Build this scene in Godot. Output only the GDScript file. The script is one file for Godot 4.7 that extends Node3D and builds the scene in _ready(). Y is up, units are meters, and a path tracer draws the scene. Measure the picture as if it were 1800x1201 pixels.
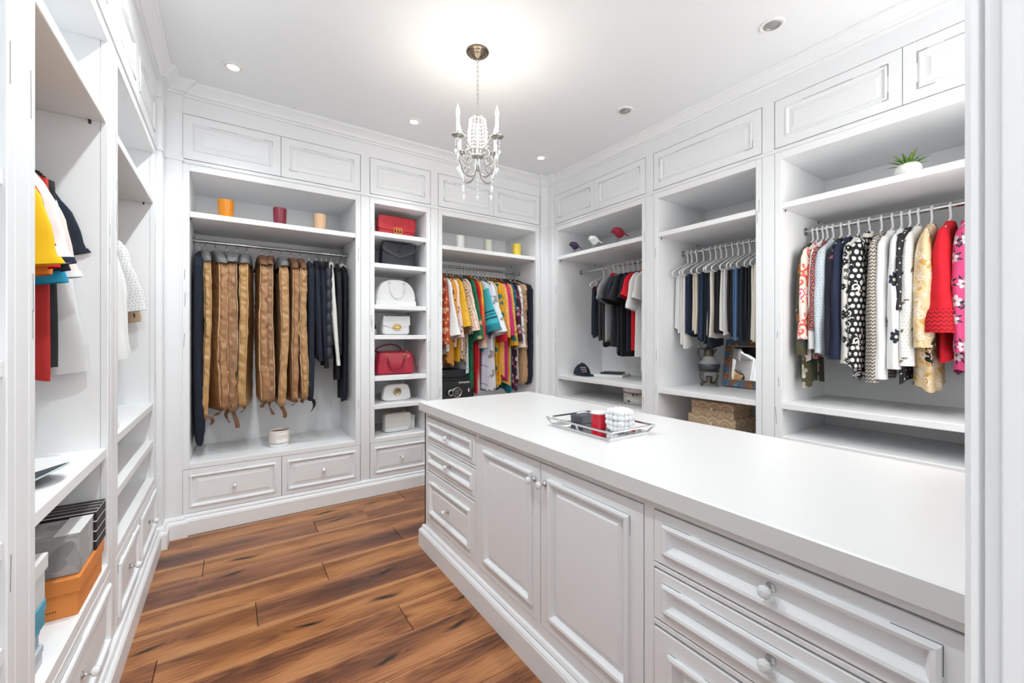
extends Node3D
# Walk-in wardrobe: three walls of painted joinery, an island, a chandelier and the clothes.

const HC := 3.05                 # ceiling height
const ZB := -3.585               # face of the back joinery
const XR := 2.905                # face of the joinery opposite the doorway's right
const XL := -0.388               # face of the joinery on the doorway's left
const RAIL := 2.522              # line under the upper doors
const DTOP := 2.856              # top of the upper doors

var M := {}
var used := {}
var rng := RandomNumberGenerator.new()
var noise := FastNoiseLite.new()


const SPOT := 5.0                # energy of one recessed spot
const WX0 := 2.0                # the window in the front wall
const WX1 := 3.45
const WY0 := 1.0
const WY1 := 2.8
const GLOBE := 2.6               # energy of the passage lamp
const CANDLE := 0.10              # energy of one candle bulb

func _ready() -> void:
	# camera: stands in the doorway, level, looking between the back wall and the island
	var cam := Camera3D.new()
	cam.name = "camera"
	var f := 733.0 / 600.5                       # focal length over half the picture's height
	cam.projection = Camera3D.PROJECTION_FRUSTUM
	cam.near = 0.02; cam.far = 60.0
	cam.size = 2.0 * 0.02 / f
	cam.frustum_offset = Vector2(0, -0.02 * 10.2 / 733.0)
	cam.position = Vector3(0, 1.35, 0)
	cam.rotation = Vector3(0, -deg_to_rad(34.035), 0)
	add_child(cam)
	cam.current = true
	# daylight from the bedroom comes in through the doorway
	var env := Environment.new()
	env.background_mode = Environment.BG_COLOR
	env.background_color = Color(1.0, 0.99, 0.97)
	env.background_energy_multiplier = 10.5
	env.tonemap_mode = Environment.TONE_MAPPER_LINEAR
	env.tonemap_exposure = 0.55
	env.sdfgi_enabled = true; env.ssao_enabled = true; env.ssil_enabled = true
	var we := WorldEnvironment.new(); we.name = "world"; we.environment = env
	add_child(we)
	rng.seed = 20
	noise.seed = 4; noise.frequency = 0.02; noise.fractal_octaves = 2
	materials()
	fabrics()
	knob_meshes()
	room()
	joinery()
	island()
	for x in [[0.015, -3.174, true, "lit round ceiling spot above the tan garment bags"], [1.209, -3.179, true, "lit round ceiling spot between chandelier and handbag column"], [2.459, -3.146, true, "lit round ceiling spot near the far corner by the birds"], [2.467, -2.133, false, "unlit round ceiling spot facing the trousers bay"], [2.455, -1.094, false, "unlit round ceiling spot nearest the blouses bay"], [0.015, -2.13, true, "lit round ceiling spot over the open floor"], [0.015, -1.07, true, "lit round ceiling spot near the doorway"], [1.209, -1.07, true, "lit round ceiling spot over the island's near drawers"]]:
		# three dimmed circuits: the row by the back wall, the row over the open floor, the single spot over the island
		if x[1] < -3.0: downlight(x[0], x[1], x[2], x[3], SPOT * 0.3, 45.0)
		elif x[0] < 0.5: downlight(x[0], x[1], x[2], x[3], SPOT * 0.62, 88.0)
		else: downlight(x[0], x[1], x[2], x[3], SPOT * 0.46, 80.0)
	chandelier()
	passage_lamp()
	wardrobe_clothes()
	things()

# ------------------------------------------------------------------ mesh builder
class MB:
	var v := PackedVector3Array()
	var n := PackedVector3Array()
	var uv := PackedVector2Array()
	var ix := PackedInt32Array()
	var xf := Transform3D.IDENTITY
	var us := 1.0

	func quad(a: Vector3, b: Vector3, c: Vector3, d: Vector3) -> void:   # counter-clockwise from outside
		a = xf * a; b = xf * b; c = xf * c; d = xf * d
		var nn := (c - a).cross(d - b).normalized()
		var k := v.size()
		v.append(a); v.append(b); v.append(c); v.append(d)
		for i in 4: n.append(nn)
		var ax := nn.abs()
		for p in [a, b, c, d]:
			if ax.y >= ax.x and ax.y >= ax.z: uv.append(Vector2(p.x, p.z) * us)
			elif ax.x >= ax.z: uv.append(Vector2(p.z, -p.y) * us)
			else: uv.append(Vector2(p.x, -p.y) * us)
		ix.append_array(PackedInt32Array([k, k + 2, k + 1, k, k + 3, k + 2]))

	func out(a: Vector3, b: Vector3, c: Vector3, d: Vector3, o: Vector3) -> void:
		if (b - a).cross(c - a).dot(a + c - o - o) + (c - a).cross(d - a).dot(a + c - o - o) < 0.0: quad(a, d, c, b)
		else: quad(a, b, c, d)

	func box(o: Vector3, s: Vector3, ch := 0.0015) -> void:              # centre, size, chamfer
		var h := s * 0.5
		ch = minf(ch, minf(h.x, minf(h.y, h.z)) * 0.9)
		for ax in 3:
			var b := (ax + 1) % 3
			var c := (ax + 2) % 3
			for sg in [-1.0, 1.0]:
				var q := []
				for t in [[-1, -1], [1, -1], [1, 1], [-1, 1]]:
					var p := Vector3.ZERO
					p[ax] = sg * h[ax]; p[b] = t[0] * (h[b] - ch); p[c] = t[1] * (h[c] - ch)
					q.append(o + p)
				out(q[0], q[1], q[2], q[3], o)
			if ch <= 0.0: continue
			for sb in [-1.0, 1.0]:
				for sc in [-1.0, 1.0]:
					var p1 := Vector3.ZERO; var p2 := Vector3.ZERO
					p1[b] = sb * h[b]; p1[c] = sc * (h[c] - ch); p2[b] = sb * (h[b] - ch); p2[c] = sc * h[c]
					var d := Vector3.ZERO; d[ax] = h[ax] - ch
					out(o + p1 - d, o + p2 - d, o + p2 + d, o + p1 + d, o)
		if ch > 0.0:
			for sx in [-1.0, 1.0]:
				for sy in [-1.0, 1.0]:
					for sz in [-1.0, 1.0]:
						var a := o + Vector3(sx * h.x, sy * (h.y - ch), sz * (h.z - ch))
						var b2 := o + Vector3(sx * (h.x - ch), sy * h.y, sz * (h.z - ch))
						var c2 := o + Vector3(sx * (h.x - ch), sy * (h.y - ch), sz * h.z)
						out(a, b2, c2, c2, o)

	func span(a: Vector3, b: Vector3, ch := 0.0015) -> void:             # box between two corners
		box((a + b) * 0.5, (b - a).abs(), ch)

	func rings(w: float, h: float, prof: Array, cap := true, o := Vector3.ZERO) -> void:   # mitred rectangle mouldings: prof = [inset, height]
		for i in prof.size() - 1:
			var A = prof[i]; var B = prof[i + 1]
			var p := []
			for r in [A, B]:
				var x: float = w * 0.5 - r[0]
				var y: float = h * 0.5 - r[0]
				p.append([o + Vector3(-x, -y, r[1]), o + Vector3(x, -y, r[1]), o + Vector3(x, y, r[1]), o + Vector3(-x, y, r[1])])
			for k in 4:
				quad(p[0][k], p[0][(k + 1) % 4], p[1][(k + 1) % 4], p[1][k])
		if cap:
			var L = prof[-1]
			var x2: float = w * 0.5 - L[0]
			var y2: float = h * 0.5 - L[0]
			quad(o + Vector3(-x2, -y2, L[1]), o + Vector3(x2, -y2, L[1]), o + Vector3(x2, y2, L[1]), o + Vector3(-x2, y2, L[1]))

	# rows of points; smooth normals; wrap closes each row on itself. Rows run upwards or downwards; outside is found from the first ring's centre.
	func grid(rows: Array, wrap := true, uvk := 1.0, vnorm := false, flip := false) -> void:
		var R := rows.size()
		var C: int = rows[0].size()
		var base := v.size()
		var cols := C + 1 if wrap else C
		var vv := 0.0
		for r in R:
			if r > 0: vv += (rows[r][0] - rows[r - 1][0]).length()
			var uu := 0.0
			for c in cols:
				var p: Vector3 = rows[r][c % C]
				if c > 0: uu += (p - rows[r][c - 1]).length()
				var l: Vector3 = rows[r][(c - 1 + C) % C] if wrap or c > 0 else p
				var g: Vector3 = rows[r][(c + 1) % C] if wrap or c < C - 1 else p
				var up: Vector3 = rows[maxi(r - 1, 0)][c % C]
				var dn: Vector3 = rows[mini(r + 1, R - 1)][c % C]
				var nn := (g - l).cross(dn - up)
				if nn.length_squared() < 1e-16:
					var r2 := 1 if r == 0 else R - 2
					var l2: Vector3 = rows[r2][(c - 1 + C) % C] if wrap or c > 0 else rows[r2][c % C]
					var g2: Vector3 = rows[r2][(c + 1) % C] if wrap or c < C - 1 else rows[r2][c % C]
					nn = (g2 - l2).cross(dn - up)
				nn = -nn if not flip else nn
				v.append(xf * p)
				n.append((xf.basis * nn).normalized())
				uv.append(Vector2(uu * uvk, float(r) / (R - 1) if vnorm else vv * uvk))
		for r in R - 1:
			for c in cols - 1:
				var a := base + r * cols + c
				var b := a + 1
				var d := a + cols
				var e := d + 1
				if flip: ix.append_array(PackedInt32Array([a, d, b, b, d, e]))
				else: ix.append_array(PackedInt32Array([a, b, d, b, e, d]))

	func lathe(prof: Array, seg := 24, o := Vector3.ZERO, uvk := 1.0) -> void:   # prof = [radius, y] from the top down
		var rows := []
		for p in prof:
			var ring := PackedVector3Array()
			for k in seg:
				var a := TAU * k / seg
				ring.append(o + Vector3(cos(a) * p[0], p[1], sin(a) * p[0]))
			rows.append(ring)
		grid(rows, true, uvk, false, true)

	func tube(pts: Array, r, seg := 8, closed := false) -> void:          # r: number or one per point
		var rows := []
		var N := pts.size()
		var side := Vector3.ZERO
		for i in N:
			var a: Vector3 = pts[(i - 1 + N) % N] if closed or i > 0 else pts[i]
			var b: Vector3 = pts[(i + 1) % N] if closed or i < N - 1 else pts[i]
			var t := (b - a).normalized()
			if side == Vector3.ZERO:
				side = t.cross(Vector3.UP if absf(t.y) < 0.9 else Vector3.RIGHT).normalized()
			side = (side - t * side.dot(t)).normalized()
			var up := side.cross(t)
			var rr: float = r[i] if r is Array else r
			var ring := PackedVector3Array()
			for k in seg:
				var an := TAU * k / seg
				ring.append(pts[i] + (side * cos(an) + up * sin(an)) * rr)
			rows.append(ring)
		if closed: rows.append(rows[0])
		else:
			var r0 := PackedVector3Array(); var r1 := PackedVector3Array()
			for k in seg: r0.append(pts[0]); r1.append(pts[N - 1])
			rows.push_front(r0); rows.append(r1)
		grid(rows, true, 1.0, false, false)

	func ball(o: Vector3, r: Vector3, seg := 12, rows_n := 8) -> void:
		var rows := []
		for i in rows_n + 1:
			var f := PI * i / rows_n
			var ring := PackedVector3Array()
			for k in seg:
				var a := TAU * k / seg
				ring.append(o + Vector3(cos(a) * sin(f) * r.x, cos(f) * r.y, sin(a) * sin(f) * r.z))
			rows.append(ring)
		grid(rows, true, 1.0, false, true)

	func gem(o: Vector3, rx: float, up: float, dn: float, seg := 6) -> void:   # faceted drop
		for k in seg:
			var a := TAU * k / seg; var b := TAU * (k + 1) / seg
			var p := o + Vector3(cos(a) * rx, 0, sin(a) * rx); var q := o + Vector3(cos(b) * rx, 0, sin(b) * rx)
			var t := o + Vector3(0, up, 0); var d := o - Vector3(0, dn, 0)
			out(p, q, t, t, o); out(p, q, d, d, o)

	func extrude(poly: Array, a: Vector3, b: Vector3, X: Vector3, Y: Vector3, skew_a := 0.0, skew_b := 0.0) -> void:   # a moulding: profile points (x along X, y along Y) from a to b; skew mitres the ends by x
		var N := poly.size()
		var dir := (b - a).normalized()
		for i in N:
			var p: Vector2 = poly[i]; var q: Vector2 = poly[(i + 1) % N]
			var pa := a + X * p.x + Y * p.y + dir * (p.x * skew_a); var qa := a + X * q.x + Y * q.y + dir * (q.x * skew_a)
			var pb := b + X * p.x + Y * p.y - dir * (p.x * skew_b); var qb := b + X * q.x + Y * q.y - dir * (q.x * skew_b)
			quad(pa, pb, qb, qa)
		var tri := Geometry2D.triangulate_polygon(PackedVector2Array(poly))
		for i in range(0, tri.size(), 3):
			for e in [[a, skew_a], [b, -skew_b]]:
				var t := []
				for k in 3:
					var p: Vector2 = poly[tri[i + k]]
					t.append(e[0] + X * p.x + Y * p.y + dir * (p.x * e[1]))
				out(t[0], t[1], t[2], t[2], (a + b) * 0.5)

	func mesh() -> ArrayMesh:
		var A := []
		A.resize(Mesh.ARRAY_MAX)
		A[Mesh.ARRAY_VERTEX] = v; A[Mesh.ARRAY_NORMAL] = n; A[Mesh.ARRAY_TEX_UV] = uv; A[Mesh.ARRAY_INDEX] = ix
		var m := ArrayMesh.new()
		m.add_surface_from_arrays(Mesh.PRIMITIVE_TRIANGLES, A)
		return m

# ------------------------------------------------------------------ naming
func numbered(called: String) -> String:
	var k: int = used.get(called, 0)
	used[called] = k + 1
	return called if k == 0 else "%s_%03d" % [called, k]

func tag(o: Node, label: String, category: String, group := "") -> void:
	o.set_meta("label", label); o.set_meta("category", category)
	if group: o.set_meta("group", group)

func thing(called: String, label: String, category: String, at := Transform3D.IDENTITY, group := "") -> Node3D:
	var o := Node3D.new()
	o.name = numbered(called)
	add_child(o, true)
	o.transform = at
	tag(o, label, category, group)
	return o

func obj(called: String, mb: MB, mat: Material, parent: Node = self) -> MeshInstance3D:
	var o := MeshInstance3D.new()
	o.name = numbered(called) if parent == self else called
	o.mesh = mb.mesh()
	o.material_override = mat
	o.cast_shadow = GeometryInstance3D.SHADOW_CASTING_SETTING_ON
	parent.add_child(o, true)
	return o

func struct(called: String, mb: MB, mat: Material, parent: Node = self) -> MeshInstance3D:
	var o := obj(called, mb, mat, parent)
	if parent == self: o.set_meta("kind", "structure")
	return o

func shared(called: String, mesh: Mesh, mat: Material, parent: Node, at: Transform3D) -> MeshInstance3D:
	var o := MeshInstance3D.new()
	o.name = called; o.mesh = mesh; o.material_override = mat; o.transform = at
	parent.add_child(o, true)
	return o

# ------------------------------------------------------------------ materials
func c8(r: int, g: int, b: int) -> Color: return Color(r / 255.0, g / 255.0, b / 255.0)

func mat(col: Color, rough := 0.5, metal := 0.0) -> StandardMaterial3D:
	var m := StandardMaterial3D.new()
	m.albedo_color = col; m.roughness = rough; m.metallic = metal
	return m

func tmat(t: Texture2D, rough := 0.8, k := 1.0) -> StandardMaterial3D:
	var m := mat(Color(k, k, k), rough)
	m.albedo_texture = t
	return m

func cloth(col: Color, rough := 0.9) -> StandardMaterial3D:
	var m := mat(col, rough)
	m.normal_enabled = true; m.normal_texture = weave; m.normal_scale = 0.35
	m.uv1_scale = Vector3(26, 26, 26)
	return m

var weave: Texture2D

# ------------------------------------------------------------------ painting small textures
class Pix:
	var s := 256
	var d := PackedByteArray()
	var r := RandomNumberGenerator.new()
	func _init(size: int, bg: Color, sd: int) -> void:
		s = size; r.seed = sd
		var im := Image.create(s, s, false, Image.FORMAT_RGB8)
		im.fill(bg)
		d = im.get_data()
	func put(x: int, y: int, c: Color) -> void:
		var i := (posmod(y, s) * s + posmod(x, s)) * 3
		d[i] = c.r8; d[i + 1] = c.g8; d[i + 2] = c.b8
	func ell(cx: float, cy: float, rx: float, ry: float, a: float, c: Color) -> void:
		var m := int(ceil(maxf(rx, ry)))
		var ca := cos(a); var sa := sin(a)
		for y in range(-m, m + 1):
			for x in range(-m, m + 1):
				var p := (x * ca + y * sa) / rx; var q := (y * ca - x * sa) / ry
				if p * p + q * q <= 1.0: put(int(cx) + x, int(cy) + y, c)
	func arc(cx: float, cy: float, r0: float, a0: float, a1: float, w: float, c: Color, spiral := 0.0) -> void:
		var k := int(absf(a1 - a0) * r0 / 1.5) + 2
		for i in k + 1:
			var t := float(i) / k
			var a := lerpf(a0, a1, t); var rr := r0 * (1.0 - spiral * t)
			ell(cx + cos(a) * rr, cy + sin(a) * rr, w, w, 0, c)
	func rand_col(p: Array) -> Color: return p[r.randi() % p.size()]
	func flower(x: float, y: float, sz: float, p: Array, heart: Color, petals := 6) -> void:
		var c := rand_col(p)
		var a0 := r.randf() * TAU
		for k in petals:
			var a := a0 + TAU * k / petals
			ell(x + cos(a) * sz * 0.6, y + sin(a) * sz * 0.6, sz * 0.5, sz * 0.34, a, c.darkened(0.12 * (k % 2)))
		ell(x, y, sz * 0.26, sz * 0.26, 0, heart)
	func leaves(x: float, y: float, sz: float, c: Color) -> void:
		var a0 := r.randf() * TAU
		for k in 3:
			var a := a0 + k * 0.8
			ell(x + cos(a) * sz, y + sin(a) * sz, sz * 0.55, sz * 0.17, a, c)
	func floral(count: int, sz: float, p: Array, heart: Color, leaf: Color) -> Pix:
		for k in count:
			var x := r.randf() * s; var y := r.randf() * s
			leaves(x, y, sz * 0.9, leaf); leaves(x, y, sz * 0.7, leaf.lightened(0.2))
			flower(x, y, sz * r.randf_range(0.6, 1.15), p, heart)
		return self
	func dots(step: float, rad: float, c: Color, jit := 0.0) -> Pix:
		var k := int(s / step)
		for j in k:
			for i in k:
				ell((i + 0.5 * (j % 2) + 0.25) * s / k + r.randf_range(-jit, jit), (j + 0.5) * s / k + r.randf_range(-jit, jit), rad, rad, 0, c)
		return self
	func swirls(count: int, sz: float, c: Color) -> Pix:
		for k in count:
			var x := r.randf() * s; var y := r.randf() * s; var a := r.randf() * TAU
			arc(x, y, sz, a, a + 7.5, sz * 0.13, c, 0.85)
			for j in 5: ell(x + cos(a + j) * sz * 1.3, y + sin(a + j) * sz * 1.3, sz * 0.16, sz * 0.16, 0, c)
		return self
	func blots(count: int, sz: float, p: Array) -> Pix:
		for k in count:
			ell(r.randf() * s, r.randf() * s, sz * r.randf_range(0.3, 1.2), sz * r.randf_range(0.2, 0.7), r.randf() * TAU, rand_col(p))
		return self
	func stripes(step: int, w: int, c: Color, horizontal := true) -> Pix:
		for a in s:
			if a % step < w:
				for b in s: put(b if horizontal else a, a if horizontal else b, c)
		return self
	func zig(step: int, w: int, c: Color) -> Pix:
		for x in s:
			for y in s:
				if (y + absi(x % step - step / 2)) % (step) < w: put(x, y, c)
		return self
	func rows(y0: float, y1: float, c: Color) -> Pix:          # a band, as parts of the height
		for y in range(int(y0 * s), int(y1 * s)):
			for x in s: put(x, y, c)
		return self
	func fade(p: Array) -> Pix:
		for y in s:
			var t := float(y) / s * (p.size() - 1)
			var k := mini(int(t), p.size() - 2)
			var c: Color = p[k].lerp(p[k + 1], smoothstep(0.25, 0.75, t - k))
			for x in s: put(x, y, c)
		return self
	func tex() -> ImageTexture:
		return ImageTexture.create_from_image(Image.create_from_data(s, s, false, Image.FORMAT_RGB8, d))

func noise_map(w: int, h: int, freq: float, sd: int, oct := 3) -> PackedByteArray:
	var f := FastNoiseLite.new()
	f.seed = sd; f.frequency = freq; f.fractal_octaves = oct
	f.noise_type = FastNoiseLite.TYPE_SIMPLEX_SMOOTH
	var im := f.get_image(w, h, false, false, false)
	im.convert(Image.FORMAT_L8)
	return im.get_data()

func stretched(w: int, h: int, k: int, freq: float, sd: int, oct := 3) -> PackedByteArray:
	var f := FastNoiseLite.new()
	f.seed = sd; f.frequency = freq; f.fractal_octaves = oct
	f.noise_type = FastNoiseLite.TYPE_SIMPLEX_SMOOTH
	var im := f.get_image(w / k, h, false, false, false)
	im.convert(Image.FORMAT_L8)
	im.resize(w, h, Image.INTERPOLATE_CUBIC)
	return im.get_data()

func wood_texture(sd: int, base: Color, dark: Color, light: Color) -> ImageTexture:
	var w := 1024; var h := 144
	var fig := stretched(w, h, 12, 0.011, sd, 2)          # slow figure whose contours are the grain
	var fine := stretched(w, h, 24, 0.16, sd + 1, 3)      # fibres
	var tone := stretched(w, h, 6, 0.008, sd + 2, 2)
	var r := RandomNumberGenerator.new(); r.seed = sd
	var knots := []
	for k in 2: knots.append(Vector3(r.randf_range(80, 940), r.randf_range(35, 110), r.randf_range(6, 11)))
	var edge := r.randf_range(12, 30)
	var d := PackedByteArray(); d.resize(w * h * 3)
	for y in h:
		for x in w:
			var i := y * w + x
			var f := fig[i] / 255.0
			var kn := 0.0
			for k in knots:
				var q: float = Vector2((x - k.x) * 0.22, y - k.y + 5.0 * sin((x - k.x) * 0.05)).length() / k.z
				if q < 4.0:
					f += 0.16 * exp(-q * q * 0.35)
					kn += exp(-q * q * 1.3) * (0.55 + 0.9 * fine[i] / 255.0)
			var g := 0.5 + 0.5 * sin(f * 62.0)
			var t := tone[i] / 255.0
			var z := (fine[i] / 255.0 - 0.5)
			var c := base.lerp(dark, clampf(0.42 * (1.0 - g) * (0.35 + t) + (t - 0.48) * 1.25 - z * 0.9, 0.0, 1.0))
			c = c.lerp(light, clampf(g * 0.16 + (0.46 - t) * 1.5 + z * 0.7, 0.0, 0.8))
			if edge > 0.0 and y < edge: c = c.lerp(light, 0.6 * smoothstep(0.0, 1.0, (edge - y) / 8.0))
			c = c.lerp(Color(0.09, 0.045, 0.03), clampf(kn, 0.0, 0.9))
			d[i * 3] = c.r8; d[i * 3 + 1] = c.g8; d[i * 3 + 2] = c.b8
	return ImageTexture.create_from_image(Image.create_from_data(w, h, false, Image.FORMAT_RGB8, d))

func materials() -> void:
	var nt := NoiseTexture2D.new()
	nt.width = 128; nt.height = 128; nt.seamless = true; nt.as_normal_map = true; nt.bump_strength = 2.0
	var wn := FastNoiseLite.new(); wn.frequency = 0.12; nt.noise = wn
	weave = nt
	M.paint = mat(c8(243, 245, 248), 0.42)
	M.inner = mat(c8(246, 247, 249), 0.5)
	M.wall = mat(c8(240, 241, 243), 0.75)
	M.ceil = mat(c8(243, 245, 248), 0.85)
	M.top = mat(c8(226, 226, 226), 0.34)
	M.glaze = mat(c8(92, 90, 88), 0.8)
	M.gap = mat(c8(70, 69, 68), 0.9)
	M.chrome = mat(c8(205, 206, 208), 0.16, 1.0)
	M.silver = mat(c8(190, 188, 184), 0.3, 1.0)
	M.antique = mat(c8(120, 110, 98), 0.36, 1.0)
	M.gold = mat(c8(212, 170, 92), 0.25, 1.0)
	M.pin = mat(c8(80, 80, 80), 0.4, 0.8)
	M.plastic = mat(c8(238, 238, 238), 0.35)
	M.blackplastic = mat(c8(24, 24, 26), 0.5)
	M.hangerwood = mat(c8(150, 84, 44), 0.45)
	M.felt = cloth(c8(122, 122, 124), 0.95)
	M.mirror = mat(c8(240, 240, 240), 0.02, 1.0)
	M.glass = mat(c8(238, 240, 242), 0.03)
	M.glass.refraction_enabled = true; M.glass.refraction_scale = 0.05
	M.bead = mat(Color(1, 1, 1, 0.5), 0.05)
	M.bead.transparency = BaseMaterial3D.TRANSPARENCY_ALPHA
	M.bead.metallic_specular = 1.0
	M.bulb = mat(Color(1, 1, 1), 0.3)
	M.bulb.emission_enabled = true; M.bulb.emission = Color(1, 0.97, 0.92); M.bulb.emission_energy_multiplier = 6.0
	M.lens = mat(Color(1, 1, 1), 0.3)
	M.lens.emission_enabled = true; M.lens.emission = Color(1, 1, 1); M.lens.emission_energy_multiplier = 5.0
	M.lensoff = mat(c8(170, 170, 172), 0.15, 0.6)
	M.white = mat(c8(240, 240, 238), 0.35)
	M.wood = []
	M.wood.append(tmat(wood_texture(2, c8(150, 94, 56), c8(80, 46, 32), c8(202, 146, 98)), 0.36))
	M.wood.append(tmat(wood_texture(5, c8(132, 80, 48), c8(70, 41, 31), c8(182, 124, 80)), 0.36))
	M.wood.append(tmat(wood_texture(8, c8(160, 102, 58), c8(96, 56, 36), c8(208, 152, 100)), 0.36))
	M.wood.append(tmat(wood_texture(11, c8(134, 84, 56), c8(70, 42, 34), c8(178, 122, 82)), 0.36))

# ------------------------------------------------------------------ joinery
var XFB := Transform3D(Basis.IDENTITY, Vector3(0, 0, ZB))
var XFR := Transform3D(Basis(Vector3(0, 0, 1), Vector3(0, 1, 0), Vector3(-1, 0, 0)), Vector3(XR, 0, 0))
var XFL := Transform3D(Basis(Vector3(0, 0, -1), Vector3(0, 1, 0), Vector3(1, 0, 0)), Vector3(XL, 0, 0))
var XFI := Transform3D(Basis(Vector3(0, 0, 1), Vector3(0, 1, 0), Vector3(-1, 0, 0)), Vector3(1.035, 0, 0))

const UPPER := [[0.0, -0.02], [0.0, -0.0015], [0.0015, 0.0], [0.054, 0.0], [0.056, -0.004], [0.060, -0.004], [0.062, 0.002], [0.068, 0.003], [0.073, -0.003], [0.076, -0.008], [0.082, -0.009], [0.104, -0.003], [0.106, -0.001]]
const DRAWER := [[0.0, -0.02], [0.0, -0.0015], [0.0015, 0.0], [0.036, 0.0], [0.037, 0.008], [0.043, 0.011], [0.050, 0.009], [0.053, -0.003], [0.056, -0.007], [0.061, -0.007], [0.088, 0.002], [0.090, 0.002]]
const SHALLOW := [[0.0, -0.02], [0.0, -0.0015], [0.0015, 0.0], [0.030, 0.0], [0.031, 0.009], [0.037, 0.012], [0.045, 0.010], [0.050, 0.001], [0.054, -0.008], [0.058, -0.010]]
const TALL := [[0.0, -0.02], [0.0, -0.0015], [0.0015, 0.0], [0.050, 0.0], [0.051, 0.010], [0.058, 0.013], [0.067, 0.011], [0.072, 0.001], [0.076, -0.009], [0.081, -0.010], [0.100, 0.001], [0.103, 0.002]]

var knob_stem: Mesh
var knob_ball: Mesh

func knob_meshes() -> void:
	var a := MB.new()
	a.xf = Transform3D(Basis(Vector3.RIGHT, PI / 2), Vector3.ZERO)
	a.lathe([[0.0, 0.022], [0.008, 0.022], [0.006, 0.018], [0.0045, 0.012], [0.006, 0.006], [0.011, 0.003], [0.012, 0.0], [0.0, 0.0]], 14)
	knob_stem = a.mesh()
	var b := MB.new()
	b.xf = Transform3D(Basis(Vector3.RIGHT, PI / 2), Vector3(0, 0, 0.031))
	var pr := [[0.007, 0.012], [0.012, 0.009], [0.0155, 0.002], [0.014, -0.005], [0.008, -0.010]]
	for i in pr.size() - 1:
		for k in 10:
			var a0 := TAU * (k + 0.5 * i) / 10; var a1 := TAU * (k + 1 + 0.5 * i) / 10
			var P := func(r, an, y): return Vector3(cos(an) * r, y, sin(an) * r)
			b.out(P.call(pr[i][0], a0, pr[i][1]), P.call(pr[i][0], a1, pr[i][1]), P.call(pr[i + 1][0], a1, pr[i + 1][1]), P.call(pr[i + 1][0], a0, pr[i + 1][1]), Vector3.ZERO)
	for e in [[0, 0.0], [4, 0.0]]:
		for k in 10:
			var off: float = 0.5 * mini(e[0], 3)
			var a0 := TAU * (k + off) / 10; var a1 := TAU * (k + 1 + off) / 10
			var r: float = pr[e[0]][0]; var y: float = pr[e[0]][1]
			b.out(Vector3(0, y, 0), Vector3(cos(a0) * r, y, sin(a0) * r), Vector3(cos(a1) * r, y, sin(a1) * r), Vector3(0, y, 0), Vector3.ZERO)
	knob_ball = b.mesh()

func panel_front(called: String, o: Vector3, w: float, h: float, prof: Array, parent: Node, knobs := []) -> MeshInstance3D:
	var b := MB.new()
	b.rings(w, h, prof)
	var d := obj(called, b, M.paint, parent)
	d.position = o
	# antique glaze left in some corners of the moulding
	var g: float = prof[4][0] - 0.001
	var gl := MB.new()
	var x := w * 0.5 - g; var y := h * 0.5 - g
	for sx in [-1.0, 1.0]:
		for sy in [-1.0, 1.0]:
			if rng.randf() < 0.35: continue
			var lx := rng.randf_range(0.015, 0.10); var ly := rng.randf_range(0.015, 0.07)
			gl.span(Vector3(sx * x, sy * y - 0.0009, 0.0), Vector3(sx * (x - lx), sy * y + 0.0009, 0.0012), 0.0003)
			gl.span(Vector3(sx * x - 0.0009, sy * y, 0.0), Vector3(sx * x + 0.0009, sy * (y - ly), 0.0012), 0.0003)
	gl.span(Vector3(-x * 0.6, y - 0.0006, 0.0), Vector3(x * rng.randf_range(-0.2, 0.7), y + 0.0006, 0.0010), 0.0002)
	obj("glaze_line", gl, M.glaze, d).set_meta("kind", "stuff")
	for k in knobs:
		var at := Transform3D(Basis.IDENTITY, Vector3(k[0], k[1], prof[-1][1] if k.size() < 3 else k[2]))
		shared("knob_stem", knob_stem, M.chrome, d, at)
		shared("crystal_knob", knob_ball, M.glass, d, at)
	return d

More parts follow.
